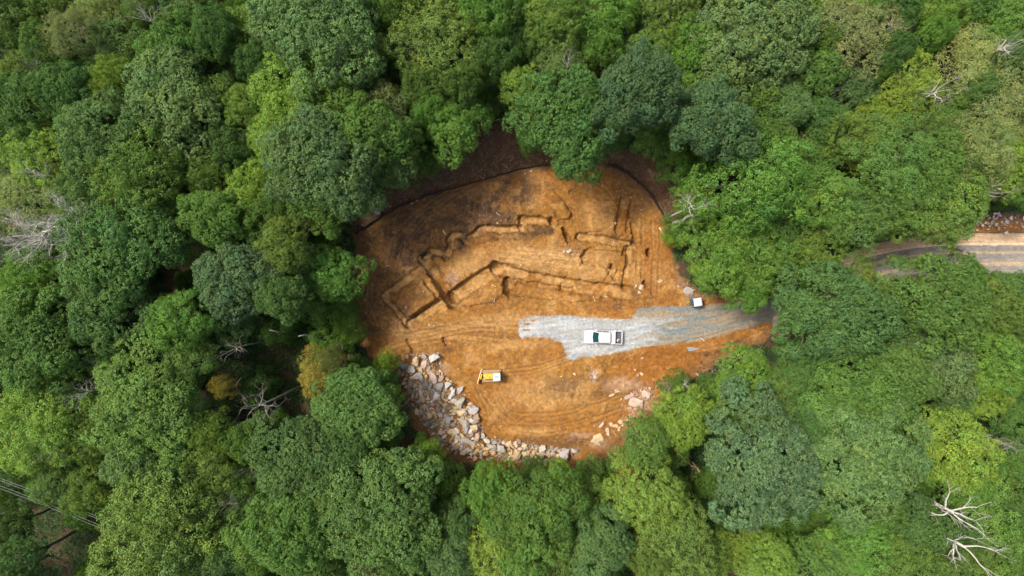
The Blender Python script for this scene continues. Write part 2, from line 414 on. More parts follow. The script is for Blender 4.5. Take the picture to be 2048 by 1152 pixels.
def ground_colour(U, V):
    wu = U + (fbm(U / 14, V / 14, 41, 3) - .5) * 16; wv = V + (fbm(U / 14, V / 14, 45, 3) - .5) * 16
    n1 = fbm(U / 50, V / 50, 81, 4); n2 = fbm(U / 9, V / 9, 83, 4, .65); n3 = vnoise(U / 1.8, V / 1.8, 85)
    ochre = np.array([.232, .110, .024]); orange = np.array([.215, .086, .017]); clay = np.array([.400, .240, .092]); dark = np.array([.070, .042, .024])
    brown = np.array([.148, .076, .030]); pink = np.array([.29, .18, .11]); litter = np.array([.060, .040, .024]); moss = np.array([.020, .044, .013])
    def mix(a, b, f): return a * (1 - f[..., None]) + b * f[..., None]
    fl = mix(np.broadcast_to(litter, U.shape + (3,)).copy(), moss, sm((fbm(U / 34, V / 34, 91, 4) - .30) / .15) * .95)
    c = mix(np.broadcast_to(ochre, U.shape + (3,)).copy(), orange, sm((n1 - .44) / .2) * .55)
    c = mix(c, brown, sm((n2 - .48) / .16) * .55); c = mix(c, clay, sm((fbm(U / 24, V / 24, 88, 4) - .52) / .2) * .35)
    def blob(col, u, v, a, b, f=1.0, rot=0.0, edge=.5):
        nonlocal c
        du = wu - u; dv = wv - v; cr = math.cos(rot); sr = math.sin(rot); x = (du * cr + dv * sr) / a; y = (-du * sr + dv * cr) / b
        c = mix(c, col, sm((1 - np.hypot(x, y)) / edge) * f)
    blob(clay, 1080, 516, 165, 36, .95, .04, .9); blob(clay, 930, 530, 60, 35, .6, -.5, .8); blob(clay, 1190, 545, 90, 22, .5, .1, .8)
    blob(clay, 1090, 785, 130, 45, .45, 0, .7); blob(clay, 1040, 690, 110, 16, .5, -.1, .9); blob(clay, 1060, 862, 80, 12, .4, 0, .8)
    blob(clay, 1000, 640, 110, 24, .45, -.08, .8); blob(orange, 1330, 720, 130, 50, .8, -.25); blob(orange, 1240, 620, 90, 14, .5)
    blob(orange, 1310, 500, 40, 90, .5); blob(clay, 1200, 430, 45, 50, .3); blob(orange, 1120, 350, 70, 20, .5)
    blob(brown, 860, 440, 210, 90, .6, -.35, .6); blob(brown, 1280, 370, 80, 60, .6, .8, .6); blob(brown, 770, 600, 80, 110, .45, 0, .6); blob(brown, 1100, 890, 130, 22, .45, 0, .6)  # first two browns: darker soil with tree shade painted in
    dk = sm((fbm(U / 22, V / 22, 101, 4, .6) - .47) / .10)
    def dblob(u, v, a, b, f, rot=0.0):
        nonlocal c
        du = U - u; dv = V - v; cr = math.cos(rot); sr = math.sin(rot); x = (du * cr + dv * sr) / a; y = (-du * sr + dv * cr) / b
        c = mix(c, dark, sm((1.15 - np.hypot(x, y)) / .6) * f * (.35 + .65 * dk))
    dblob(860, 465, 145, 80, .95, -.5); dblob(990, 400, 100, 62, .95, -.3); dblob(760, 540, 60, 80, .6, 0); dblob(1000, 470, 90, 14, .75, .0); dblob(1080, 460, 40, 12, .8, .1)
    dblob(1270, 370, 75, 50, .55, .7); dblob(770, 640, 70, 60, .6, .6); dblob(1230, 478, 50, 14, .5, .1); dblob(1140, 500, 24, 14, .7)  # first patch paints in the tree shadow at upper right
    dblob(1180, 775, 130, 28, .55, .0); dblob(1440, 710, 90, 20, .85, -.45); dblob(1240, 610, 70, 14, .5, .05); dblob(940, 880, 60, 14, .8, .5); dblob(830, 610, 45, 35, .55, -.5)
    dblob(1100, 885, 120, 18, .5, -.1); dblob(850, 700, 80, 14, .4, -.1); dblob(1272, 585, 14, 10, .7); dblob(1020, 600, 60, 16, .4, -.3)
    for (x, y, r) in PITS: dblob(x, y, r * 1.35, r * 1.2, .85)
    for (x, y, a, b) in [(880, 745, 26, 20), (1290, 815, 45, 24), (1200, 885, 38, 14), (1350, 790, 30, 16), (1370, 560, 24, 30), (1250, 770, 60, 22), (1400, 590, 34, 16), (1160, 870, 36, 8), (905, 555, 22, 18)]:
        blob(pink, x, y, a, b, .75, 0, .7)
    for pts, ds, w, s_ in TRENCH:
        if w < 10: continue
        m = (U > min(p[0] for p in pts) - 25) & (U < max(p[0] for p in pts) + 25) & (V > min(p[1] for p in pts) - 25) & (V < max(p[1] for p in pts) + 25)
        if not m.any(): continue
        d = pdist(wu[m] * .25 + U[m] * .75 - 1.8, wv[m] * .25 + V[m] * .75 - 2.6, pts); c[m] = mix(c[m], clay * .98, sm((w / 2 + .5 - d) / 3) * .62 * sm((fbm(U[m] / 14, V[m] / 14, 77, 2) - .3) / .3))
    # wheel and blade streaks
    s = sm((fbm((U + V * .1) / 60, (V - U * .10) / 3.0, 121, 3) - .5) / .12)
    zone = np.clip(sm(1.2 - np.hypot((U - 1090) / 150, (V - 520) / 36)) + sm(1.3 - np.hypot((U - 930) / 160, (V - 665) / 28)), 0, 1)
    c = mix(c, brown, (1 - s) * zone * .4); c = mix(c, clay, s * zone * .35)
    # gravel drive
    rag = (fbm(U / 9, V / 6, 131, 4, .6) - .5) * 8
    g = sm((sdist(U, V, GRAVEL) + rag + 2) / 4.5)
    for (x, y, a, b) in [(1056, 648, 9, 3), (1052, 660, 10, 2.2), (1066, 641, 8, 2), (1048, 641, 5, 3)]:
        g = g * (1 - sm((1 - np.hypot((wu - x) / a, (V - y) / b)) / .4))
    pale = np.array([.240, .265, .275]); grey = np.array([.135, .150, .146]); tan = np.array([.220, .172, .110]); whitish = np.array([.325, .340, .342])
    gs = fbm((U + V * .16) / 70, (V + U * .13) / 6.5, 141, 4, .6)
    gc = mix(np.broadcast_to(pale, U.shape + (3,)).copy(), whitish, sm((fbm((U + V * .16) / 40, (V + U * .13) / 5, 143, 4) - .42) / .2))
    gc = mix(gc, tan * 1.25, sm((gs - .50) / .14) * .32)
    ge = mix(np.broadcast_to(grey, U.shape + (3,)).copy(), tan, sm((gs - .46) / .1) * .85)
    edge = sm((12 - sdist(U, V, GRAVEL)) / 12) * sm((fbm(U / 6, V / 6, 171, 3) - .44) / .14); gc = mix(gc, tan * .95, edge * .55)
    split = sm((U + (V - 650) * .9 + (fbm(U / 25, V / 9, 145, 3) - .5) * 80 - 1305) / 45)
    split = np.maximum(split, sm((U - 1262) / 10) * sm((638 + (fbm(U / 10, V / 10, 149, 2) - .5) * 10 - V) / 5))
    gc = mix(gc, ge, split * .94)
    gc *= (.90 + .2 * n3)[..., None]
    c = mix(c, gc, g)
    blob2 = sm((1 - np.hypot((wu - 1192) / 15, (wv - 326) / 8)) / .4); c = mix(c, pale * .8, blob2)
    blob2 = sm((1 - np.hypot((wu - 1188) / 9, (wv - 752) / 16)) / .8) * (n3 > .4); c = mix(c, np.array([.42, .38, .36]), blob2 * .7)
    # pale specks of stone and root
    c = mix(c, np.array([.42, .32, .21]), (n3 > .94) * .4 * (1 - g))
    inc = sm(sdist(wu, wv, CLEAR) / 8 + .5)
    fence_out = np.clip(sm((412 - 0.0 - V - (U - 730) * -.0) / 400), 0, 1) * 0
    c *= .95 * (.84 + .32 * sm((fbm(U / 5, V / 5, 89, 3, .6) - .3) / .4) * (1 - g * .75) + .16 * g)[..., None]
    for i, pts in enumerate(RUTS):
        d = pdist(U + (vnoise(U / 30, V / 30, 60 + i) - .5) * 4, V + (vnoise(U / 30, V / 30, 70 + i) - .5) * 4, pts)
        c = mix(c, brown * .85, np.exp(-(d / 1.5) ** 2) * .36 * (.3 + .7 * vnoise(U / 22, V / 22, 400 + i)) * (1 - g)); c = mix(c, clay, np.exp(-((d - 4) / 2) ** 2) * .12 * (1 - g))
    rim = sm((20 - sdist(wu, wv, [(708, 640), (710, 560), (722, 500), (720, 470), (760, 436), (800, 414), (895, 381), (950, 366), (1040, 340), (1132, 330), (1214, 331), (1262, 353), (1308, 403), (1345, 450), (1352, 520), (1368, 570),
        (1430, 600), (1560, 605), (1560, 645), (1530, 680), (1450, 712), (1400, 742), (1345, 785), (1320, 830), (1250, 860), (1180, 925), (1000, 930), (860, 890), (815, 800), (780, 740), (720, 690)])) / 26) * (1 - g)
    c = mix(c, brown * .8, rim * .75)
    c = mix(fl, c, inc)
    # earth outside the silt fence: red-brown with litter, darkened to paint in tree shade
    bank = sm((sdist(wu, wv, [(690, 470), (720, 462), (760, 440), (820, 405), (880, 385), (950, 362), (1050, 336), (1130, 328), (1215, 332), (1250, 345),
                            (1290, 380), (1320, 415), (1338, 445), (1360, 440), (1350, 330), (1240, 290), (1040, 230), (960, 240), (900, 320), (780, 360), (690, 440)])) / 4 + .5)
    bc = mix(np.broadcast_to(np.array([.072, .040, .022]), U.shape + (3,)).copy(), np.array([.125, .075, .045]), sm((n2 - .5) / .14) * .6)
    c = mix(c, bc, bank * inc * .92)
    # far road
    t = V - road_c(U) + (fbm(U / 20, V / 8, 151, 3) - .5) * 3
    r = (U > 1545) * sm((t + 27) / 3) * sm((31 - t) / 3)
    ash = np.array([.185, .172, .155]); rt = np.array([.33, .255, .17])
    rs = fbm(U / 80, t / 2.0, 153, 3)
    band = np.where(((t > -14) & (t < -9)) | ((t > 8) & (t < 15)), 1.0, 0.0) * .85 + sm((rs - .55) / .1) * .35
    rc = mix(np.broadcast_to(ash, U.shape + (3,)).copy(), rt, np.clip(band, 0, 1)); c = mix(c, rc * (.9 + .2 * n3)[..., None], r)
    b2 = (U > 1545) * sm((t + 51) / 2) * sm((-25 - t) / 2)
    bc2 = mix(np.broadcast_to(np.array([.38, .265, .16]), U.shape + (3,)).copy(), np.array([.55, .43, .30]), np.clip(sm((rs - .45) / .15) * .6 + sm((t + 34) / 6) * .6, 0, 1)); c = mix(c, bc2, b2)
    b3 = (U > 1800) * sm((t + 92) / 8) * sm((-50 - t) / 3); c = mix(c, mix(np.broadcast_to(np.array([.33, .15, .05]), U.shape + (3,)).copy(), np.array([.12, .07, .045]), sm((-t - 66) / 10)), b3)
    b4 = (U > 1700) * sm((t - 30) / 4) * sm((64 - t) / 10); c = mix(c, np.broadcast_to(np.array([.13, .065, .04]), U.shape + (3,)), b4 * .9)
    # open rough ground under the wires
    b5 = sm(1.2 - np.hypot((wu - 110) / 150, (wv - 1080) / 110)) * sm((n2 - .36) / .2); c = mix(c, np.broadcast_to(np.array([.065, .048, .026]), U.shape + (3,)), b5 * .45)
    c *= (.93 + .14 * n3)[..., None]
    return np.clip(c, .004, .85)

def axis(lo, a, b, hi, far):
    return np.concatenate([np.linspace(-far, lo, 18)[:-1], np.arange(lo, a, .36), np.arange(a, b, .118), np.arange(b, hi, .36), np.linspace(hi, far, 18)[1:]])
xs = axis(-76, -24, 38.5, 76, 260); ys = axis(-46, -26.6, 23.4, 46, 260)
GX, GY = np.meshgrid(xs, ys); GU = GX / K + 1024; GV = 576 - GY / K
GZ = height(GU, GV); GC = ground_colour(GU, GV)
nx, ny = len(xs), len(ys)
ii = np.arange(nx * ny).reshape(ny, nx)
quads = np.stack([ii[:-1, :-1], ii[:-1, 1:], ii[1:, 1:], ii[1:, :-1]], -1).reshape(-1, 4)
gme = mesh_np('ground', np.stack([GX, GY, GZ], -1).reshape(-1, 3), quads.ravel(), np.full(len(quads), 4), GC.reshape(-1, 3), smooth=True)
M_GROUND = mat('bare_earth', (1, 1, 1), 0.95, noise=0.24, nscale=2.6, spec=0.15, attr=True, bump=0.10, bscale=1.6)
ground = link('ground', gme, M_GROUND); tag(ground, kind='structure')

# ------------------------------------------------------------------ puddle
wme = MB(); q = P(1385, 698); pts = []
for k in range(22):
    a = 2 * math.pi * k / 22; r = 1 + .25 * math.sin(3 * a + 1) + .1 * math.sin(5 * a)
    pts.append((math.cos(a) * .8 * r, math.sin(a) * .26 * r))
zq = max(zg(q.x + x, q.y + y) for x, y in pts[::3]) * .3 + zg(q.x, q.y) * .7 + .03
wme.loft([[Vector((q.x + x * .96, q.y + y * .96, zq - .25)) for x, y in pts], [Vector((q.x + x, q.y + y, zq)) for x, y in pts]])
M_WATER = mat('puddle_water', (0.22, 0.24, 0.25), 0.10, spec=0.9, noise=.1)
tag(link('water', wme.mesh('water'), M_WATER), kind='structure')

# ------------------------------------------------------------------ pickup truck (front at -X)
def plan(x0, x1, w, rf, rr, n=5, nose=0.0):
    """rounded plan outline, optional bowed nose at x0"""
    pts = []
    for (cx, cy, a0, r) in ((x1 - rr, w - rr, 0, rr), (x0 + rf, w - rf, 90, rf), (x0 + rf, -w + rf, 180, rf), (x1 - rr, -w + rr, 270, rr)):
        for k in range(n + 1):
            a = math.radians(a0 + 90 * k / n); x = cx + r * math.cos(a); y = cy + r * math.sin(a)
            if nose and x < x0 + rf + .02: x -= nose * (1 - (y / w) ** 2)
            pts.append((x, y))
    return pts
def ring(pts, z, sx=1, sy=1, ox=0): return [Vector((x * sx + ox, y * sy, z)) for x, y in pts]

def make_wheel(parent, x, y, r=.39, w=.26):
    t = MB(); side = 1 if y > 0 else -1; n = 20
    prof = [(r * .62, -w / 2), (r * .95, -w / 2), (r, -w / 2 + .04), (r, w / 2 - .04), (r * .95, w / 2), (r * .62, w / 2)]
    rings = [[Vector((x + pr * math.cos(2 * math.pi * k / n), y + py, r + pr * math.sin(2 * math.pi * k / n))) for k in range(n)] for pr, py in prof]
    t.loft(rings); wheel = link('wheel', t.mesh('wheel', True), M_RUBBER, parent)
    m = MB(); yy = y + side * w * .42
    m.loft([[Vector((x + r * .6 * math.cos(2 * math.pi * k / 12), yy - side * .1, r + r * .6 * math.sin(2 * math.pi * k / 12))) for k in range(12)],
            [Vector((x + r * .55 * math.cos(2 * math.pi * k / 12), yy + side * .03, r + r * .55 * math.sin(2 * math.pi * k / 12))) for k in range(12)]])
    link('rim', m.mesh('rim'), M_CHROME, wheel)

tp = P(1204.6, 673.4)
zt = max(zg(tp.x + a, tp.y + b) for a in (-1.7, 1.7) for b in (-.8, .8))
truck = empty('pickup_truck', (tp.x, tp.y, zt), math.radians(-1.3))
tag(truck, 'white pickup truck with dark open bed parked on the pale gravel pad', 'pickup truck')
b = MB()
o = plan(-2.62, 1.02, .93, .42, .06, nose=.10)
b.loft([ring(o, .40, .985, .95), ring(o, .62), ring(o, .88, 1, 1), ring(o, 1.02, .985, .955, -.01)])
link('body', b.mesh('body', True, .03), M_WHITE, truck)
b = MB()
o = plan(-2.50, -1.36, .80, .34, .08, nose=.10)
b.loft([ring(o, 1.0), ring(o, 1.085, .985, .96, -.02), ring(o, 1.115, .94, .85, -.10)])
hood = link('hood', b.mesh('hood', True, .01), M_WHITE, truck)
# cab: glass house and roof
b = MB()
low = plan(-1.42, .98, .84, .16, .10); top = plan(-.68, .90, .69, .14, .12)
b.loft([ring(low, 1.0), ring(low, 1.04), [Vector((x, y, 1.66)) for x, y in top]])
link('cab', b.mesh('cab', True, .01), M_WHITE, truck)
b = MB(); o = plan(-.66, .90, .70, .16, .12)
b.loft([ring(o, 1.645), ring(o, 1.70), ring(o, 1.735, .93, .90, .01)])
roof = link('roof', b.mesh('roof', True, .01), M_WHITE, truck)
b = MB(); b.add([(-1.36, -.74, 1.095), (-1.36, .74, 1.095), (-.66, .63, 1.665), (-.66, -.63, 1.665), (-1.47, 0, 1.095), (-.75, 0, 1.675)],
                [(0, 4, 5, 3), (4, 1, 2, 5)])
me = b.mesh('windshield'); ws = link('windshield', me, M_GLASS, truck)
so = ws.modifiers.new('s', 'SOLIDIFY'); so.thickness = .03; so.offset = 0; ws.location = (-.035, 0, .03)
for s in (1, -1):
    for (a0, a1, c0, c1) in ((-1.12, -.25, -.52, -.25), (-.18, .72, -.18, .70)):
        b = MB(); b.add([(a0, s * .842, 1.10), (a1, s * .842, 1.10), (c1, s * .722, 1.58), (c0, s * .722, 1.58)], [(0, 1, 2, 3)])
        w_ = link('side_window', b.mesh('side_window'), M_GLASS, truck); so = w_.modifiers.new('s', 'SOLIDIFY'); so.thickness = .03; so.offset = 0
    b = MB(); b.box(-1.12, -.98, s * .93 if s > 0 else -1.14, 1.14 if s > 0 else -.93, 1.05, 1.23)
    link('side_mirror', b.mesh('side_mirror', True, .03), M_WHITE, truck)
    b = MB(); b.box(-2.66, -2.44, min(s * .50, s * .84), max(s * .50, s * .84), .72, .90)
    link('headlight', b.mesh('headlight', True, .03), M_LENS, truck)
    b = MB(); b.box(2.60, 2.66, min(s * .76, s * .92), max(s * .76, s * .92), .75, 1.02)
    link('taillight', b.mesh('taillight', True, .01), M_RED, truck)
    for x in (-1.68, 1.72): make_wheel(truck, x, s * .80)
b = MB(); b.add([(.985, -.66, 1.15), (.985, .66, 1.15), (.915, .56, 1.58), (.915, -.56, 1.58)], [(0, 1, 2, 3)])
w_ = link('rear_window', b.mesh('rear_window'), M_GLASS, truck); so = w_.modifiers.new('s', 'SOLIDIFY'); so.thickness = .03; so.offset = 0
# bed
b = MB()
b.box(1.06, 2.62, .85, .93, .45, 1.10); b.box(1.06, 2.62, -.93, -.85, .45, 1.10); b.box(1.06, 1.12, -.849, .849, .45, 1.08)
b.box(2.10, 2.62, .932, .96, .8, .9); b.box(2.10, 2.62, -.96, -.932, .8, .9)
bed = link('bed', b.mesh('bed', True, .015), M_WHITE, truck)
b = MB(); b.box(1.121, 2.54, -.848, .848, .62, .66); b.box(1.121, 2.54, .80, .847, .66, 1.06); b.box(1.121, 2.54, -.847, -.80, .66, 1.06)
for k in range(9): b.box(1.13, 2.53, -.72 + k * .18 - .03, -.72 + k * .18 + .03, .66, .675)
link('bed_liner', b.mesh('bed_liner'), M_LINER, bed)
b = MB(); b.box(2.56, 2.63, -.845, .845, .60, 1.08); tg = link('tailgate', b.mesh('tailgate', True, .015), M_WHITE, truck)
b = MB(); b.box(2.632, 2.66, -.18, .18, .85, .93); link('handle', b.mesh('handle'), M_BLACK, tg)
b = MB(); b.box(2.66, 2.80, -.80, .80, .48, .62); link('rear_bumper', b.mesh('rear_bumper', True, .03), M_CHROME, truck)
b = MB(); b.box(1.13, 1.66, -.90, .90, 1.11, 1.26); link('tool_box', b.mesh('tool_box', True, .03), M_WHITE, truck)
for y in (-.93, .93):
    b = MB(); b.box(-1.25, .95, y - .012, y + .012, .55, .6); link('door_trim', b.mesh('door_trim'), M_BLACK, truck)
# underbody
b = MB(); b.box(-2.3, 2.5, -.62, .62, .28, .46); link('chassis', b.mesh('chassis'), M_BLACK, truck)

# ------------------------------------------------------------------ small bulldozer (blade at -X)
dp = P(983.5, 750.5)
zd = zg(dp.x, dp.y) + .03
doz = empty('bulldozer', (dp.x, dp.y, zd), math.radians(2.2))
tag(doz, 'small yellow bulldozer with white cab roof and angled blade on the bare earth', 'bulldozer')
def stadium(x0, x1, r, zc, y0, y1, n=8):
    a = []
    for k in range(n + 1):
        t = math.radians(90 + 180 * k / n); a.append((x0 + r * math.cos(t), zc + r * math.sin(t)))
    for k in range(n + 1):
        t = math.radians(-90 + 180 * k / n); a.append((x1 + r * math.cos(t), zc + r * math.sin(t)))
    return [[Vector((x, y0, z)) for x, z in a], [Vector((x, y1, z)) for x, z in a]]
for s in (1, -1):
    y0, y1 = (.50, .86) if s > 0 else (-.86, -.50)
    b = MB(); b.loft(stadium(-1.0, 1.05, .33, .36, y0 + .03, y1 - .03))
    tr = link('track', b.mesh('track'), M_MUD, doz)
    b = MB()
    for k in range(17): x = -1.0 + k * 2.05 / 16; b.box(x - .05, x + .03, y0, y1, .685, .725); b.box(x - .05, x + .03, y0, y1, -.005, .04)
    for k in range(7):
        t = math.radians(105 + 25 * k); M = Matrix.Translation((-1.0, 0, .36)) @ Matrix.Rotation(-t, 4, 'Y')
        b.box(.32, .37, y0, y1, -.04, .04, M)
        t = math.radians(-75 + 25 * k); M = Matrix.Translation((1.05, 0, .36)) @ Matrix.Rotation(-t, 4, 'Y'); b.box(.32, .37, y0, y1, -.04, .04, M)
    link('track_pads', b.mesh('track_pads'), M_MUD, tr)
b = MB(); b.box(-1.15, 1.15, -.50, .50, .30, .80); link('chassis', b.mesh('chassis', True, .03), M_MUD, doz)
b = MB(); o = plan(-1.12, .28, .38, .12, .05)
b.loft([ring(o, .80), ring(o, 1.30), ring(o, 1.38, .96, .86)]); hd = link('hood', b.mesh('hood', True, .02), M_YELLOW, doz)
b = MB(); b.tube([(-.32, -.12, 1.36), (-.32, -.12, 1.75)], .05, 8); link('exhaust_pipe', b.mesh('exhaust_pipe'), M_BROWNWOOD, hd)
b = MB(); b.tube([(-.62, .1, 1.36), (-.62, .1, 1.5)], .06, 8); link('filler_cap', b.mesh('filler_cap'), M_BROWNWOOD, hd)
b = MB()
for x in (.36, 1.16):
    for y in (-.47, .47): b.box(x - .04, x + .04, y - .04, y + .04, .80, 2.15)
b.box(.32, 1.2, -.50, .50, .80, 1.25)
link('cab_frame', b.mesh('cab_frame', True, .01), M_YELLOW, doz)
b = MB(); b.box(.42, 1.12, -.44, .44, 1.26, 2.12); link('cab_glass', b.mesh('cab_glass'), M_GLASS, doz)
b = MB(); o = plan(.24, 1.26, .54, .07, .07); b.loft([ring(o, 2.15), ring(o, 2.24), ring(o, 2.28, .95, .93, .03)])
rf = link('cab_roof', b.mesh('cab_roof', True, .01), M_ROOFWH, doz)
b = MB()
M = Matrix.Translation((.72, .02, 2.285))
for (x0, x1, y0, y1) in [(-.26, -.06, -.03, .04), (-.04, .10, -.05, .02), (.12, .24, -.02, .06), (-.16, -.10, .04, .09), (.02, .06, .02, .08)]: b.box(x0, x1, y0, y1, 0, .012, M)
link('roof_fitting', b.mesh('roof_fitting'), M_BLACK, rf)
# blade, angled
Mb = Matrix.Translation((-1.62, -.02, 0)) @ Matrix.Rotation(math.radians(-19), 4, 'Z')
b = MB(); rg = []
for t_ in (0, 1):
    pass
prof = [(-.10, .02), (-.02, .18), (.03, .42), (.0, .66), (-.08, .84), (-.02, .86), (.10, .66), (.13, .42), (.09, .16), (0, .0)]
b.loft([[Mb @ Vector((x, y, z)) for x, z in prof] for y in (-1.02, 1.02)])
bl = link('blade', b.mesh('blade', False, .01), M_YELLOW, doz)
b = MB(); b.box(.10, .26, -.38, .38, .30, .74, Mb); link('blade_bracket', b.mesh('blade_bracket', True, .02), M_YELLOW, bl)
for y in (-1.05, 1.05):
    b = MB(); b.box(-.12, .16, y - .035, y + .035, .0, .86, Mb); link('end_plate', b.mesh('end_plate', True, .01), M_YELLOW, bl)
b = MB(); b.box(-.14, -.07, -1.06, 1.06, -.02, .10, Mb); link('cutting_edge', b.mesh('cutting_edge'), M_CHROME, bl)
for s in (1, -1):
    b = MB(); b.tube([(-1.42, s * .42, .45), (-.9, s * .46, .45), (-.3, s * .47, .5)], .07, 8); link('push_arm', b.mesh('push_arm', True), M_MUD, doz)

# ------------------------------------------------------------------ portable toilet
wp = P(1396.8, 604.3, 2.28)
zt = zg(wp.x, wp.y) + .02
wc = empty('portable_toilet', (wp.x, wp.y, zt), math.radians(8))
tag(wc, 'teal portable toilet with white roof standing at the edge of the gravel drive', 'portable toilet')
b = MB(); o = plan(-.54, .54, .54, .04, .04); b.loft([ring(o, .12), ring(o, 2.02)]); link('walls', b.mesh('walls'), M_TEAL, wc)
b = MB(); b.box(-.57, .57, -.57, .57, 0, .12); link('base', b.mesh('base', True, .02), M_BLACK, wc)
for x in (-.545, .525):
    for y in (-.545, .525):
        b = MB(); b.box(x - .012, x + .032, y - .012, y + .032, .121, 2.02); link('corner_post', b.mesh('corner_post'), M_ROOFWH, wc)
b = MB(); o = plan(-.58, .58, .58, .10, .10); b.loft([ring(o, 2.02), ring(o, 2.12), ring(o, 2.22, .86, .90), ring(o, 2.29, .45, .70)])
rf = link('roof', b.mesh('roof', True), M_WHITE, wc)
b = MB(); b.tube([(-.36, .34, 2.1), (-.36, .34, 2.40)], .045, 8); link('vent_pipe', b.mesh('vent_pipe'), M_BLACK, rf)
b = MB(); b.box(-.40, .30, -.575, -.545, .16, 1.98); dr = link('door', b.mesh('door', True, .01), M_ROOFWH, wc)
b = MB(); b.box(.20, .26, -.60, -.576, 1.0, 1.16); link('handle', b.mesh('handle'), M_BLACK, dr)
b = MB()
for k in range(5): b.box(-.556, -.541, -.34, .34, 1.62 + k * .06, 1.65 + k * .06)
link('vent_grille', b.mesh('vent_grille'), M_BLACK, wc)

# ------------------------------------------------------------------ silt fences
def silt_fence(pts, label):
    P0 = []
    for i in range(len(pts) - 1):
        a = P(*pts[i]); c = P(*pts[i + 1]); n = max(1, int((c - a).length / .6))
        for k in range(n): P0.append(a.lerp(c, k / n))
    P0.append(P(*pts[-1]))
    fab = MB(); th = .02; rows = []
    for i, p in enumerate(P0):
        d = (P0[min(i + 1, len(P0) - 1)] - P0[max(i - 1, 0)]).normalized(); n = Vector((-d.y, d.x, 0))
        z = zg(p.x, p.y); w = .09 * math.sin(i * 1.9) + .05 * math.sin(i * .7); sag = .04 * math.sin(i * 2.1)
        b0 = Vector((p.x, p.y, z - .08)) + n * w * .4; t0 = Vector((p.x, p.y, z + .62 + sag)) + n * (w * .6 + .05)
        rows.append([b0 - n * th, b0 + n * th, t0 + n * th, t0 - n * th])
    fab.loft(rows)
    e = empty('silt_fence', (0, 0, 0)); tag(e, label, 'silt fence', 'silt fences round the dig')
    link('fabric', fab.mesh('fabric'), M_FENCE, e)
    for i in range(0, len(P0), 4):
        p = P0[i]; z = zg(p.x, p.y); m = MB(); m.box(p.x - .03, p.x + .03, p.y + .03, p.y + .09, z - .1, z + .78)
        link('stake', m.mesh('stake'), M_STAKE, e)
silt_fence([(712, 470), (730, 456), (760, 436), (800, 414), (850, 393), (895, 381), (950, 366), (1000, 351), (1040, 339), (1080, 332), (1132, 329)],
           'long black silt fence curving along the upper left edge of the bare earth')
silt_fence([(1214, 330), (1235, 337), (1262, 352), (1290, 376), (1308, 402), (1325, 430), (1338, 446)],
           'short black silt fence curving along the upper right edge of the bare earth')

# ------------------------------------------------------------------ rocks
def rock_mesh(i, flat=1.0, elong=1.0, n=16):
    r = random.Random(900 + i); bm = bmesh.new()
    for k in range(n):
        while True:
            v = Vector((r.uniform(-1, 1), r.uniform(-1, 1), r.uniform(-1, 1)))
            if .35 < v.length < 1: break
        v = v.normalized()
        m = max(abs(v.x), abs(v.y), abs(v.z)); v = v.lerp(v / m, .35 + .3 * r.random()) * r.uniform(.82, 1.05)
        bm.verts.new((v.x * elong, v.y, v.z * flat * .8))
    h = bmesh.ops.convex_hull(bm, input=bm.verts)
    bmesh.ops.delete(bm, geom=list({g for g in h['geom_interior'] + h['geom_unused'] if isinstance(g, bmesh.types.BMVert)}), context='VERTS')
    bmesh.ops.dissolve_limit(bm, angle_limit=math.radians(14), verts=bm.verts, edges=bm.edges)
    bmesh.ops.bevel(bm, geom=list(bm.edges), offset=.07, segments=2, profile=.6, affect='EDGES', clamp_overlap=True)
    bmesh.ops.triangulate(bm, faces=bm.faces)
    bmesh.ops.subdivide_edges(bm, edges=[e for e in bm.edges if e.calc_length() > .3], cuts=2)
    for v in bm.verts:
        q_ = v.co * 2.3 + Vector((i * 7.1, 0, 0))
        v.co *= 1 + .09 * (math.sin(q_.x * 2.1 + q_.y * 1.3) * math.sin(q_.z * 2.7 + q_.x) + .5 * math.sin(q_.y * 5.1 + q_.z * 4.2))
    xs_ = [v.co for v in bm.verts]; R = max(c.xy.length for c in xs_)
    for v in bm.verts: v.co /= R
    me = bpy.data.meshes.new('rock'); bm.to_mesh(me); bm.free(); me.materials.append(M_ROCK)
    for p in me.polygons: p.use_smooth = False
    return me
ROCKS = [rock_mesh(i, flat=.75 + .3 * rnd.random(), elong=1 + .35 * rnd.random(), n=rnd.choice((11, 13, 15, 18))) for i in range(22)]
SLABS = [rock_mesh(50 + i, flat=.45, elong=1.1, n=14) for i in range(5)]
LONGS = [rock_mesh(70 + i, flat=.7, elong=2.3, n=14) for i in range(5)]
RC = {'w': ((.42, .395, .36), 'pale grey'), 'g': ((.31, .285, .25), 'grey'), 'd': ((.20, .195, .175), 'dark grey'), 't': ((.42, .315, .19), 'tan'),
      'o': ((.42, .265, .12), 'orange-tan'), 'p': ((.38, .29, .225), 'pinkish'), 'b': ((.33, .25, .18), 'brownish')}
rock_items = []; placed = []
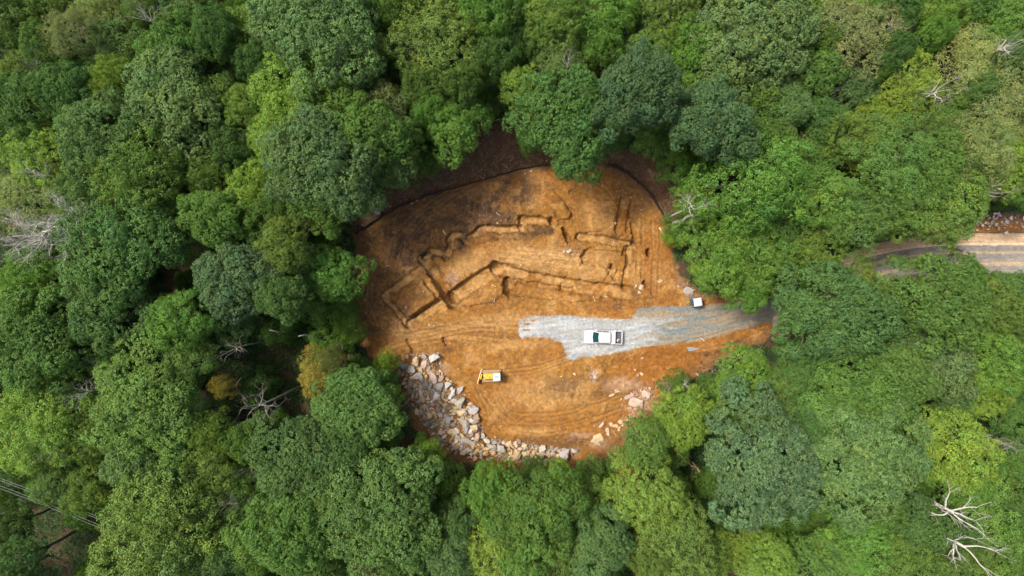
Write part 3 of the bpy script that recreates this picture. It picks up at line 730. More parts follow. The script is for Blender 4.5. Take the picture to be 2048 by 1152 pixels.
def add_rock(u, v, r, c, kind='r', ang=None, lift=0.0, zone='', group=None, asp=None, label=None, noun=None):
    col, word = RC[c]; R = r * K * 1.15
    me = {'r': ROCKS, 's': SLABS, 'l': LONGS}[kind]; me = me[rnd.randrange(len(me))]
    noun = noun or ('boulder' if r >= 7 else 'stone')
    o = bpy.data.objects.new(noun, me); C.objects.link(o)
    p = P(u, v); z = zg(p.x, p.y)
    p = P(u, v, z + R * .4)
    sx = R; sy = R * (asp if asp else rnd.uniform(.74, 1.0)); sz = R * rnd.uniform(.7, 1.0)
    o.scale = (sx, sy, sz)
    o.rotation_euler = (rnd.uniform(-.25, .25), rnd.uniform(-.25, .25), math.radians(ang) if ang is not None else rnd.uniform(0, 6.28))
    o.location = (p.x, p.y, z + sz * .32 + lift)
    j = rnd.uniform(.85, 1.15); o.color = (col[0] * j, col[1] * j * rnd.uniform(.97, 1.03), col[2] * j * rnd.uniform(.93, 1.07), 1)
    tag(o, cat='rock', group=group)
    size = 'huge' if r >= 12 else 'big' if r >= 9 else 'middling' if r >= 6 else 'small' if r >= 3.4 else 'tiny'
    if label: o['label'] = label
    else: rock_items.append((o, u, f'{size} {word}', noun, zone))
    placed.append((u, v, r))
    return o
G1 = 'boulders and stones dumped along the lower left edge of the clearing'
def zone_of(u, v):
    if v < 738: return 'atop the rock pile'
    if v < 770: return 'in the pile top end'
    if v < 800: return 'in the upper rock pile'
    if v < 832: return 'amid the rock pile'
    if v < 862: return 'in the lower rock pile'
    if u < 985: return 'at the rock pile bend'
    if u < 1075: return 'in the narrow rock run'
    return 'at the thin pile end'
BIG = [(804, 727, 11, 'd'), (814, 713, 5, 't'), (831, 723, 11, 't', 'r', 80), (848, 714, 7, 'g'), (849, 728, 9, 'p'), (867, 717, 13, 'w', 'r', 40),
       (822, 739, 9, 'g'), (800, 745, 8, 'g'), (815, 742, 5, 'g'), (842, 740, 7, 'b'), (857, 737, 7, 'b'), (880, 743, 4.5, 't'), (834, 752, 9, 'g'), (824, 757, 6, 't'), (866, 756, 11.5, 'p'),
       (882, 757, 8, 'p'), (894, 758, 5, 'o'), (852, 752, 4.5, 'o'), (848, 746, 3.5, 'o'), (843, 760, 7, 'g'), (850, 770, 9, 'd', 'r', 70), (860, 772, 8, 'g', 'l', 110), (878, 774, 11, 'd', 'r', 20), (895, 771, 10, 'w', 'r', 50),
       (917, 782, 14, 'w', 'l', 125), (904, 788, 12, 'w', 'l', 125), (886, 790, 8, 'o', 'l', 95), (874, 792, 8, 'w'), (890, 800, 7, 'p'), (920, 805, 12, 'g'), (908, 802, 7, 'w'),
       (943, 820, 14, 'w', 'r', 160), (876, 812, 9, 'g', 'l', 95), (866, 800, 7, 'w', 'l', 130), (847, 799, 8, 'b'), (839, 801, 6, 'g'), (891, 810, 8, 't'), (900, 803, 5, 't'), (909, 822, 9, 't', 'l', 0), (911, 829, 9, 't', 'l', 5),
       (922, 826, 9, 't', 'r', 30), (912, 815, 6, 't'), (859, 830, 9.5, 't'), (871, 838, 10, 'b', 'l', 80), (896, 840, 9, 'w', 'r', 50), (950, 838, 11.5, 'b'), (941, 843, 8, 'w'), (928, 853, 13.5, 'g', 'r', 80), (948, 856, 9, 't', 's', 0),
       (932, 836, 4.5, 'o'), (929, 827, 6, 'g'), (895, 851, 6, 'g'), (884, 848, 6, 't'), (860, 845, 11, 'd', 'l', 150), (872, 852, 11, 'd', 'l', 160), (905, 850, 6, 'p'), (903, 863, 8, 't'), (914, 861, 7, 'w'), (917, 875, 9, 'g', 'l', 60), (925, 873, 10, 't', 'l', 50),
       (936, 884, 14, 'g', 'l', 30), (966, 871, 9, 'g'), (955, 875, 8, 'p'), (973, 881, 7, 'w'), (943, 869, 6, 'g'), (898, 882, 12, 'b', 'l', 130), (908, 895, 8, 'b', 'l', 130), (920, 898, 9, 'g', 'l', 125), (928, 905, 8, 'p'), (938, 900, 7, 'g'), (946, 893, 5, 'o'), (953, 902, 6, 'o'),
       (961, 902, 6, 'g'), (965, 892, 5, 'o'), (974, 898, 5, 'o'), (972, 906, 7, 'o'), (984, 894, 9, 'g', 'r', 150), (987, 905, 7, 'o'), (1001, 896, 12, 'g', 'r', 150), (988, 885, 5, 'g'), (1010, 906, 9, 'g', 'l', 50),
       (1018, 887, 9, 't'), (1031, 889, 7, 't', 'r', 90), (1038, 883, 5.5, 'p'), (1049, 893, 6.5, 't'), (1033, 909, 11, 't', 'r', 90), (1049, 908, 7, 't'), (1018, 897, 4.5, 't'), (1024, 894, 4.5, 't'), (1023, 903, 5, 't', 'l', 90), (1039, 898, 4.5, 't'),
       (1058, 905, 5.5, 'o'), (1069, 904, 6.5, 't'), (1076, 908, 5, 't'), (1063, 912, 5, 't'), (1072, 914, 4.5, 't'), (1087, 898, 10.5, 'w'), (1086, 909, 6.5, 't'), (1097, 911, 5.5, 'o'), (1106, 907, 5.5, 'g'), (1116, 912, 6, 't'), (1104, 918, 4.5, 'o'),
       (1098, 921, 4.5, 'p'), (1107, 925, 5, 'b'), (1114, 928, 8, 'b'), (1129, 907, 11, 'w'), (1151, 906, 13, 'g', 'l', 32), (1132, 919, 5, 'g'), (1022, 913, 5, 't'), (975, 876, 3, 'p'), (990, 874, 3, 't')]
for t in BIG:
    add_rock(t[0], t[1], t[2], t[3], t[4] if len(t) > 4 else 'r', -t[5] if len(t) > 5 and t[4] == 'l' else (t[5] if len(t) > 5 else None), lift=.12, zone=zone_of(t[0], t[1]), group=G1,
             asp=(.85 if len(t) > 4 and t[4] == 'l' else None))
tries = 0; npile = 0
while tries < 20000 and npile < 165:
    tries += 1
    u = rnd.uniform(792, 1125); v = rnd.uniform(738, 928)
    sd = float(sdist(np.array([u]), np.array([v]), PILE)[0])
    if sd < 1: continue
    r = rnd.choice((3.2, 3.6, 4, 4.5, 5, 5.5, 6.5))
    if any((u - a) ** 2 + (v - b_) ** 2 < (.60 * (r + rr)) ** 2 for a, b_, rr in placed): continue
    add_rock(u, v, r * 1.12, rnd.choice('ggwtopbgdpt'), rnd.choice('rrl'), None, lift=-.02, zone=zone_of(u, v), group=G1); npile += 1
placed_pile = len(placed)
G2 = 'loose stones lying about the clearing'
LOOSE = [(1222, 849, 5, 't', 'by the lower right rim'), (1230, 852, 7, 't', 'by the lower right rim'), (1240, 843, 5.5, 't', 'by the lower right rim'),
         (1238, 858, 5.5, 't', 'by the lower right rim'), (1246, 850, 4, 't', 'by the lower right rim'), (1203, 851, 7.5, 'p', 'by the lower right rim'), (1215, 863, 8, 'p', 'by the lower right rim'),
         (1189, 851, 2.2, 't', 'by the lower right rim'), (1223, 791, 6, 't', 'below the gravel drive'), (1232, 783, 4, 't', 'below the gravel drive'), (1237, 784, 3.6, 't', 'below the gravel drive'), (1247, 771, 3.6, 't', 'below the gravel drive'), (1275, 750, 4, 't', 'below the gravel drive'),
         (1283, 748, 4.2, 't', 'below the gravel drive'), (1284, 716, 3.6, 't', 'below the gravel drive'), (1149, 748, 4, 't', 'below the gravel drive'), (1122, 753, 2.5, 't', 'below the gravel drive'), (1299, 777, 4, 'p', 'below the gravel drive'), (1336, 776, 7, 'p', 'below the gravel drive'),
         (1270, 740, 2.5, 't', 'below the gravel drive'), (1320, 562, 6, 't', 'above the gravel drive'), (1282, 575, 7, 't', 'above the gravel drive'), (1279, 585, 4, 't', 'above the gravel drive'), (1213, 594, 2.5, 't', 'above the gravel drive'), (1357, 573, 3, 'w', 'above the gravel drive'), (1272, 572, 2.5, 'w', 'above the gravel drive'),
         (1139, 502, 6, 'w', 'among the trenches'), (1129, 503, 3.4, 't', 'among the trenches'), (1230, 446, 3.6, 't', 'among the trenches'), (1227, 484, 2.4, 't', 'among the trenches'), (1275, 527, 2.2, 't', 'among the trenches'), (1042, 530, 2.4, 'w', 'among the trenches'), (1254, 545, 2.4, 't', 'among the trenches'),
         (995, 446, 2, 't', 'among the trenches'), (858, 650, 2.8, 't', 'among the trenches'), (868, 652, 2, 't', 'among the trenches'), (846, 583, 2, 't', 'among the trenches'), (1138, 476, 1.8, 't', 'among the trenches'), (811, 615, 2, 't', 'among the trenches'), (1328, 465, 4, 't', 'near the silt fences'), (1063, 342, 3.6, 't', 'near the silt fences'), (1130, 341, 2.2, 't', 'near the silt fences'),
         (834, 400, 3.2, 'o', 'near the silt fences'), (848, 399, 2.4, 't', 'near the silt fences'), (824, 407, 2.2, 't', 'near the silt fences'), (1050, 347, 1.8, 't', 'near the silt fences'), (967, 358, 2.6, 't', 'near the silt fences'), (740, 466, 2.4, 'o', 'near the silt fences'),
         (1014, 334, 2, 't', 'near the silt fences'), (1093, 322, 2, 't', 'near the silt fences'), (988, 852, 2, 't', 'on the smooth lower pad'), (1002, 852, 1.8, 't', 'on the smooth lower pad'), (970, 783, 2, 't', 'on the smooth lower pad'), (1000, 840, 2, 't', 'on the smooth lower pad')]
for (u, v, r, c, zn) in LOOSE: add_rock(u, v, r, c, 's' if r > 5 else 'r', zone=zn, group=G2)
add_rock(1196, 880, 14, 't', 's', 20, label='huge flat tan boulder alone at the lower right edge of the bare earth', noun='boulder')
add_rock(1380, 583, 12, 'g', 's', -25, label='grey boulder with brown stain beside the portable toilet', noun='boulder')
add_rock(1276, 806, 17, 'p', 's', -15, label='wide pinkish rock ledge breaking through at the right end of the lower pad', noun='rock_ledge')
add_rock(1258, 794, 11, 'p', 's', 30, label='cracked pinkish rock shelf just above the wide ledge', noun='rock_ledge')
add_rock(1292, 790, 11, 'p', 's', -30, label='pinkish rock shelf between the wide ledge and the shrubs', noun='rock_ledge')
add_rock(1397, 752, 8, 'b', 'l', -40, label='brown slab half under the trees at the right end of the bare earth', noun='boulder')
add_rock(704, 641, 7, 'g', 'r', label='lone grey boulder against the left edge of the bare earth', noun='boulder')
add_rock(730, 600, 3, 'g', 'r', label='little dark stone inside the left edge of the bare earth', noun='stone')
# rubble bank along the far road
G3 = 'rocks heaped above the far road'
n3_ = 0; tries = 0; loc0 = []
while n3_ < 62 and tries < 5000:
    tries += 1
    u = rnd.uniform(1925, 2060); v = rnd.triangular(424, 466, 441); r = rnd.choice((2, 2.5, 3, 3.5, 4.5, 6)) * (1.25 if v < 448 else .8)
    if any((u - a) ** 2 + (v - b_) ** 2 < (.8 * (r + rr)) ** 2 for a, b_, rr in loc0): continue
    loc0.append((u, v, r)); add_rock(u, v, r, rnd.choice('gwgwptg'), rnd.choice('rrs'), zone='high on the far road bank' if v < 440 else ('halfway down the far road bank' if v < 450 else 'at the far road bank foot'), group=G3); n3_ += 1
for (u, v, r) in [(1785, 556, 5), (1768, 560, 4), (1760, 566, 4), (1778, 570, 3), (1752, 575, 4), (1765, 578, 5)]:
    add_rock(u, v, r, 'b', 'r', zone='below the far road', group='brown rocks below the far road')
# stone lying in the pickup bed
o = bpy.data.objects.new('stone', ROCKS[3]); C.objects.link(o); o.scale = (.30, .24, .2); o.color = (.62, .46, .31, 1)
lp = Matrix.Rotation(math.radians(-1.3), 4, 'Z') @ Vector((2.12, -.42, 0)); o.location = (truck.location.x + lp.x, truck.location.y + lp.y, truck.location.z + .84)
o.rotation_euler = (.2, .3, .5); tag(o, 'light tan stone lying in the dark bed of the white pickup', 'rock')
rank_labels(rock_items)

# scattered gravel bits over the bare earth (beyond counting)
def scatter_bits(n, poly, smin, smax, cols, name, mfac=1.0, seed=3, flat=.6):
    r = np.random.default_rng(seed); us = []; vs = []
    x0 = min(p[0] for p in poly); x1 = max(p[0] for p in poly); y0 = min(p[1] for p in poly); y1 = max(p[1] for p in poly)
    U = r.uniform(x0, x1, n * 3); V = r.uniform(y0, y1, n * 3); dn = fbm(U / 25, V / 25, seed, 3)
    ok = inside(U, V, poly) & (r.random(n * 3) < np.clip((dn - .38) * 5, .08, 1)); U = U[ok][:n]; V = V[ok][:n]; n = len(U)
    X = (U - 1024) * K; Y = (576 - V) * K; Z = height(U, V)
    s = smin + (smax - smin) * r.random(n) ** 3
    base = np.array([(1, 0, 0), (-.5, .87, 0), (-.5, -.87, 0), (.1, .05, .8), (0, 0, -.5)])
    a = r.uniform(0, 6.28, n); ca, sa = np.cos(a), np.sin(a)
    j = base[None] * (.7 + .6 * r.random((n, 5, 1)))
    vx = (j[..., 0] * ca[:, None] - j[..., 1] * sa[:, None]) * s[:, None] + X[:, None]; vy = (j[..., 0] * sa[:, None] + j[..., 1] * ca[:, None]) * s[:, None] + Y[:, None]
    vz = j[..., 2] * s[:, None] * flat + Z[:, None] + s[:, None] * .15
    co = np.stack([vx, vy, vz], -1).reshape(-1, 3)
    tri = np.array([(0, 1, 3), (1, 2, 3), (2, 0, 3), (1, 0, 4), (2, 1, 4), (0, 2, 4)])
    fs = (tri[None] + (np.arange(n) * 5)[:, None, None]).reshape(-1)
    cc = np.array(cols)[r.integers(0, len(cols), n)] * (.8 + .4 * r.random((n, 1))) * mfac
    return mesh_np(name, co, fs, np.full(n * 6, 3), np.repeat(cc, 5, 0))
M_BITS = mat('stone_bits', (1, 1, 1), .9, attr=True)
tag(link('clods', scatter_bits(2600, [(740, 470), (900, 400), (1130, 350), (1300, 400), (1340, 560), (1230, 620), (1000, 640), (860, 700), (760, 660)], .03, .13, [(.24, .12, .04), (.17, .085, .03), (.30, .16, .06), (.10, .06, .035)], 'clods', seed=13), M_BITS), 'loose clods of dug earth heaped beside the trenches', 'earth clods', kind='stuff')
tag(link('pebbles', scatter_bits(3400, CLEAR, .018, .07, [(.40, .29, .17), (.30, .18, .08), (.46, .36, .26), (.18, .10, .05), (.25, .13, .05)], 'pebbles'), M_BITS), 'loose pebbles and clods strewn over the bare ochre earth', 'pebbles', kind='stuff')

tag(link('rubble', scatter_bits(3200, PILE, .10, .40, [(.30, .28, .25), (.22, .20, .17), (.32, .24, .15), (.34, .22, .11), (.2, .14, .09)], 'rubble', seed=17, flat=.8), M_BITS), 'small broken rubble filling the gaps between the piled boulders', 'rubble', kind='stuff')
tag(link('stony_outcrop', scatter_bits(900, [(1235, 800), (1300, 768), (1360, 765), (1345, 800), (1300, 835), (1250, 850)], .05, .34, [(.30, .19, .12), (.36, .25, .17), (.25, .15, .09)], 'stony_outcrop', seed=19, flat=.6), M_BITS), 'broken pinkish stone spilling round the rock ledge at the lower right rim', 'broken stone', kind='stuff')
# pale sticks
stick_items = []
def stick(u0, v0, u1, v1, r, label, m=M_STICK, name='stick', cat='stick', fork=True):
    a = P(u0, v0); c = P(u1, v1); a.z = zg(a.x, a.y) + r; c.z = zg(c.x, c.y) + r
    mid = a.lerp(c, .55) + Vector((rnd.uniform(-.05, .05), rnd.uniform(-.05, .05), .05)); b = MB(); b.tube([a, mid, c], [r, r * .85, r * .5], 6)
    if fork: b.tube([mid, mid + (c - a) * .3 + Vector(((c - a).y, -(c - a).x, 0)) * .18], [r * .6, r * .3], 5)
    tag(link(name, b.mesh(name, True), m), label, cat)
stick(1186, 593, 1192, 604, .05, 'thin pale stick lying just above the gravel drive')
stick(985, 597, 991, 605, .04, 'short pale stick crossed by another below the lower trench'); stick(990, 597, 985, 606, .04, 'pale twig crossing another short stick below the lower trench')
stick(984, 570, 993, 573, .04, 'pale stick on the spoil beside the deep pit')
stick(886, 460, 892, 470, .10, 'stubby splintered pale log end above the winding trench', fork=False, name='log', cat='log')
stick(1401, 676, 1411, 683, .07, 'pale root lying across the lower edge of the gravel drive')
stick(992, 425, 1002, 432, .03, 'thin pale twig on dark soil above the winding trench'); stick(1139, 474, 1136, 484, .03, 'thin pale twig beside the narrow dark slot trench')
stick(1215, 458, 1224, 452, .025, 'fine twig under the tan stone among the trenches'); stick(1300, 785, 1288, 774, .04, 'pale twig by the pinkish rock ledge')
stick(1219, 860, 1216, 874, .03, 'grey twig standing under the cluster of tan stones'); stick(1222, 858, 1236, 874, .03, 'grey twig slanting down from the cluster of tan stones')
stick(1318, 455, 1329, 473, .13, 'splintered tree stump remains at the foot of the leaning white dead tree', name='log', cat='log', fork=False)
stick(772, 532, 780, 532, .025, 'thin twig on the dark soil near the left edge of the bare earth')
stick(655, 634, 678, 636, .16, 'short grey log just left of the lone grey boulder', M_DEADBARK, 'log', 'log', False)
stick(1380, 571, 1372, 566, .03, 'little white twig above the stained grey boulder')

# ------------------------------------------------------------------ foliage meshes
def cards(cen, nrm, size, asp, r):
    """leaf cards: centres, normals, lengths -> vertices of rhombi"""
    n = len(cen); t = r.normal(size=(n, 3)); t -= nrm * (t * nrm).sum(1, keepdims=True); t /= np.linalg.norm(t, axis=1, keepdims=True) + 1e-9
    b = np.cross(nrm, t); L = size[:, None] * .5; W = L * asp
    cup = nrm * L * .22
    return np.stack([cen - t * L - cup, cen + b * W, cen + t * L - cup, cen - b * W], 1).reshape(-1, 3)

def unit(a): return a / (np.linalg.norm(a, axis=-1, keepdims=True) + 1e-9)

def crown_mesh(seed, kind):
    """crown of a broadleaf tree about 6 m in radius, top at 16 m; lobes > tufts > leaves"""
    r = np.random.default_rng(seed)
    par = {  # lobes, lobe radius, crown half height, tuft spacing, tuft radius, leaves per tuft, leaf size, gaps
        'oak': (100, (.62, 1.20), 4.0, .35, .23, 10, .19, .10),
        'tufted': (70, (.65, 1.25), 4.5, .52, .36, 14, .21, .14),
        'open': (60, (.6, 1.3), 4.2, .44, .34, 9, .18, .28),
        'bush': (44, (.9, 1.6), 3.2, .42, .30, 9, .20, .06),
    }[kind]
    nl, (l0, l1), Hc, sp, tr_, nlf, ls, gap = par
    R = 6.0; zc = 16 - Hc * .98
    ph = r.uniform(0, 6.28, 4)
    def outline(a): return 1 + .15 * np.sin(2 * a + ph[0]) + .13 * np.sin(3 * a + ph[1]) + .09 * np.sin(5 * a + ph[2]) + .05 * np.sin(9 * a + ph[3])
    lob = []
    for i in range(nl):
        ct = 1 - (i + .5) / nl * 1.22; th = math.acos(max(-1, ct)); a = i * 2.39996 + r.uniform(-.35, .35)
        lr = r.uniform(l0, l1); k = (1 - .55 * lr / R) * r.uniform(.80, 1.08)
        rr = R * math.sin(th) * float(outline(np.array(a))) * k
        lob.append((rr * math.cos(a), rr * math.sin(a), zc + Hc * math.cos(th) * r.uniform(.80, 1.06) - lr * .35, lr))
    for i in range(9):
        a = r.uniform(0, 6.28); rr = r.uniform(0, 4.2); lob.append((rr * math.cos(a), rr * math.sin(a), zc + Hc * .32, 1.9))
    cen = []; nrm = []; siz = []; tint = []
    for (x, y, z, lr) in lob:
        c = np.array([x, y, z]); out = unit(np.array([x, y, (z - zc) * 1.4 + 3.2]))
        nt = int(4 * math.pi * lr * lr / (sp * sp) * .62)
        d = unit(r.normal(size=(nt * 2, 3))); d = d[(d @ out) > -.15][:nt]
        # lumpy lobe surface with small clefts
        lump = np.sin(d[:, 0] * 5 + x) * np.sin(d[:, 1] * 5 + y) * np.sin(d[:, 2] * 5 + z)
        keep = r.random(len(d)) > gap; d = d[keep]; lump = lump[keep]
        rad = lr * (.88 + .14 * lump + .12 * r.random(len(d)))
        tc = c + d * rad[:, None] * np.array([1, 1, .82])
        ltone = r.uniform(.86, 1.14); lh = r.normal() * .5
        m = nlf; off = unit(r.normal(size=(len(d), m, 3))) * (r.random((len(d), m, 1)) ** .5) * tr_
        off += (d * tr_ * .35)[:, None]
        cc = tc[:, None] + off
        nn = unit(d[:, None] * .55 + off / tr_ * .85 + np.array([0, 0, .30]) + r.normal(size=off.shape) * .38)
        s = ls * r.uniform(.65, 1.3, (len(d), m))
        tt = ltone * (r.uniform(.88, 1.12, (len(d), 1))) * r.uniform(.74, 1.24, (len(d), m))
        hue = lh + r.uniform(-1, 1, (len(d), 1)) * .5 + r.normal(size=(len(d), m)) * .5
        col = np.stack([tt * (1 + .10 * hue), tt * (1 + .02 * hue), tt * (1 - .10 * hue)], -1)
        sp_ = r.random((len(d), m)) < (.006 if kind != 'open' else .02); col[sp_] *= np.array([2.3, 1.35, .6])
        cen.append(cc.reshape(-1, 3)); nrm.append(nn.reshape(-1, 3)); siz.append(s.ravel()); tint.append(col.reshape(-1, 3))
    cen = np.concatenate(cen); nrm = np.concatenate(nrm); siz = np.concatenate(siz); tint = np.concatenate(tint)
    co = cards(cen, nrm, siz, .62, r); n = len(cen)
    me = mesh_np('crown', co, np.arange(n * 4), np.full(n, 4), np.repeat(tint, 4, 0)); me.materials.append(M_LEAF)
    return me, lob

def trunk_mesh(seed, lob, m, twigs=0):
    r = random.Random(seed); b = MB()
    pts = [Vector((0, 0, -.4)), Vector((.05, .03, 1.2)), Vector((r.uniform(-.2, .2), r.uniform(-.2, .2), 5)), Vector((r.uniform(-.4, .4), r.uniform(-.4, .4), 9)), Vector((r.uniform(-.5, .5), r.uniform(-.5, .5), 12.5))]
    b.tube(pts, [.48, .33, .27, .20, .08], 9)
    ls = r.sample(lob, min(11, len(lob)))
    for (x, y, z, lr) in ls:
        t = r.uniform(.35, .95); s = pts[2].lerp(pts[4], t) if r.random() < .5 else pts[2].lerp(pts[3], t)
        e = Vector((x * .82, y * .82, z)); mid = s.lerp(e, .5) + Vector((r.uniform(-.4, .4), r.uniform(-.4, .4), r.uniform(.0, .5)))
        b.tube([s, mid, e], [.15, .10, .03], 6)
        for k in range(2):
            q = mid.lerp(e, r.uniform(.1, .8)); b.tube([q, q + Vector((r.uniform(-1, 1), r.uniform(-1, 1), r.uniform(-.1, .9))) * 1.1], [.05, .015], 4)
    me = b.mesh('trunk', True); me.materials.append(m)
    return me

def dead_mesh(seed, trunk_h=.55, spread=1.0, depth=4, n1=7, H_=16.0, R_=6.0, m=None, r0=.30, droop=0.0, keep=.62):
    r = random.Random(seed); b = MB()
    def grow(p, d, L, rad, k):
        pts = [p]; q = p.copy(); dd = d.copy(); ns = 4
        for i in range(ns):
            dd = (dd + Vector((r.uniform(-1, 1), r.uniform(-1, 1), r.uniform(-1, 1) - droop)) * (.40 if k > 1 else .24)).normalized()
            q = q + dd * L / ns; pts.append(q.copy())
        rads = [rad * (1 - keep * i / ns) for i in range(ns + 1)]
        b.tube(pts, rads, 6 if k >= depth - 1 else 4)
        if k <= 0: return
        for j in range(3 if k > 1 else 4):
            i = r.choice((1, 2, 3, 4)) if j else 4; s = pts[i]
            ax = Vector((r.uniform(-1, 1), r.uniform(-1, 1), r.uniform(-.5, .8))).normalized()
            nd = (dd * .75 + ax * .75).normalized(); grow(s, nd, L * r.uniform(.45, .72), rads[i] * r.uniform(.55, .75), k - 1)
    hb = H_ * trunk_h
    tp_ = [Vector((0, 0, -.4)), Vector((.0, .05, hb * .35)), Vector((r.uniform(-.3, .3), r.uniform(-.3, .3), hb * .7)), Vector((r.uniform(-.4, .4), r.uniform(-.4, .4), hb))]
    b.tube(tp_, [r0 * 1.25, r0, r0 * .85, r0 * .7], 8)
    for i in range(n1):
        a = i * 6.283 / n1 + r.uniform(-.4, .4); e = r.uniform(.15, .9) if trunk_h > .6 else r.uniform(.35, 1.3); s = tp_[2].lerp(tp_[3], r.uniform(.4, 1.0))
        d = Vector((math.cos(a) * spread, math.sin(a) * spread, e)).normalized()
        grow(s, d, (H_ - s.z) * .8 if d.z > .75 else R_ * .62, r0 * .46, depth - 1)
    me = b.mesh('branches', True)
    zs = max(v.co.z for v in me.vertices); rs = sorted(v.co.xy.length for v in me.vertices)[int(len(me.vertices) * .985)]
    for v in me.vertices: v.co.z *= H_ / zs; v.co.x *= R_ / rs; v.co.y *= R_ / rs
    # keep the trunk from being stretched sideways: scale is mild, R_ and H_ are chosen near the grown size
    if m: me.materials.append(m)
    return me

PROTO = {}
for kind, n in (('oak', 8), ('tufted', 7), ('open', 5), ('bush', 5)):
    PROTO[kind] = []
    for i in range(n):
        cm, lob = crown_mesh(100 + i * 7 + len(kind), kind)
        PROTO[kind].append((cm, trunk_mesh(i, lob, M_BARK)))
DEAD = [dead_mesh(200 + i, m=M_PALEBARK, trunk_h=(.74, .80, .70)[i % 3], depth=5, n1=(7, 8, 7)[i % 3], r0=.27) for i in range(5)]
DEADX = [dead_mesh(500 + i, m=M_PALEBARK, trunk_h=.72, depth=5, n1=15, r0=.26, keep=.42) for i in range(2)]
ANTLER = [dead_mesh(520 + i, m=M_WHITEWOOD, trunk_h=.70, depth=3, n1=6, r0=.33) for i in range(2)]
DEADB = [dead_mesh(300 + i, m=M_DEADBARK, trunk_h=.72, depth=5, n1=6, r0=.30) for i in range(3)]
TWIGS = [dead_mesh(400 + i, m=M_PALEBARK, trunk_h=.45, depth=3, n1=9, r0=.22, H_=16.6, R_=5.9) for i in range(3)]

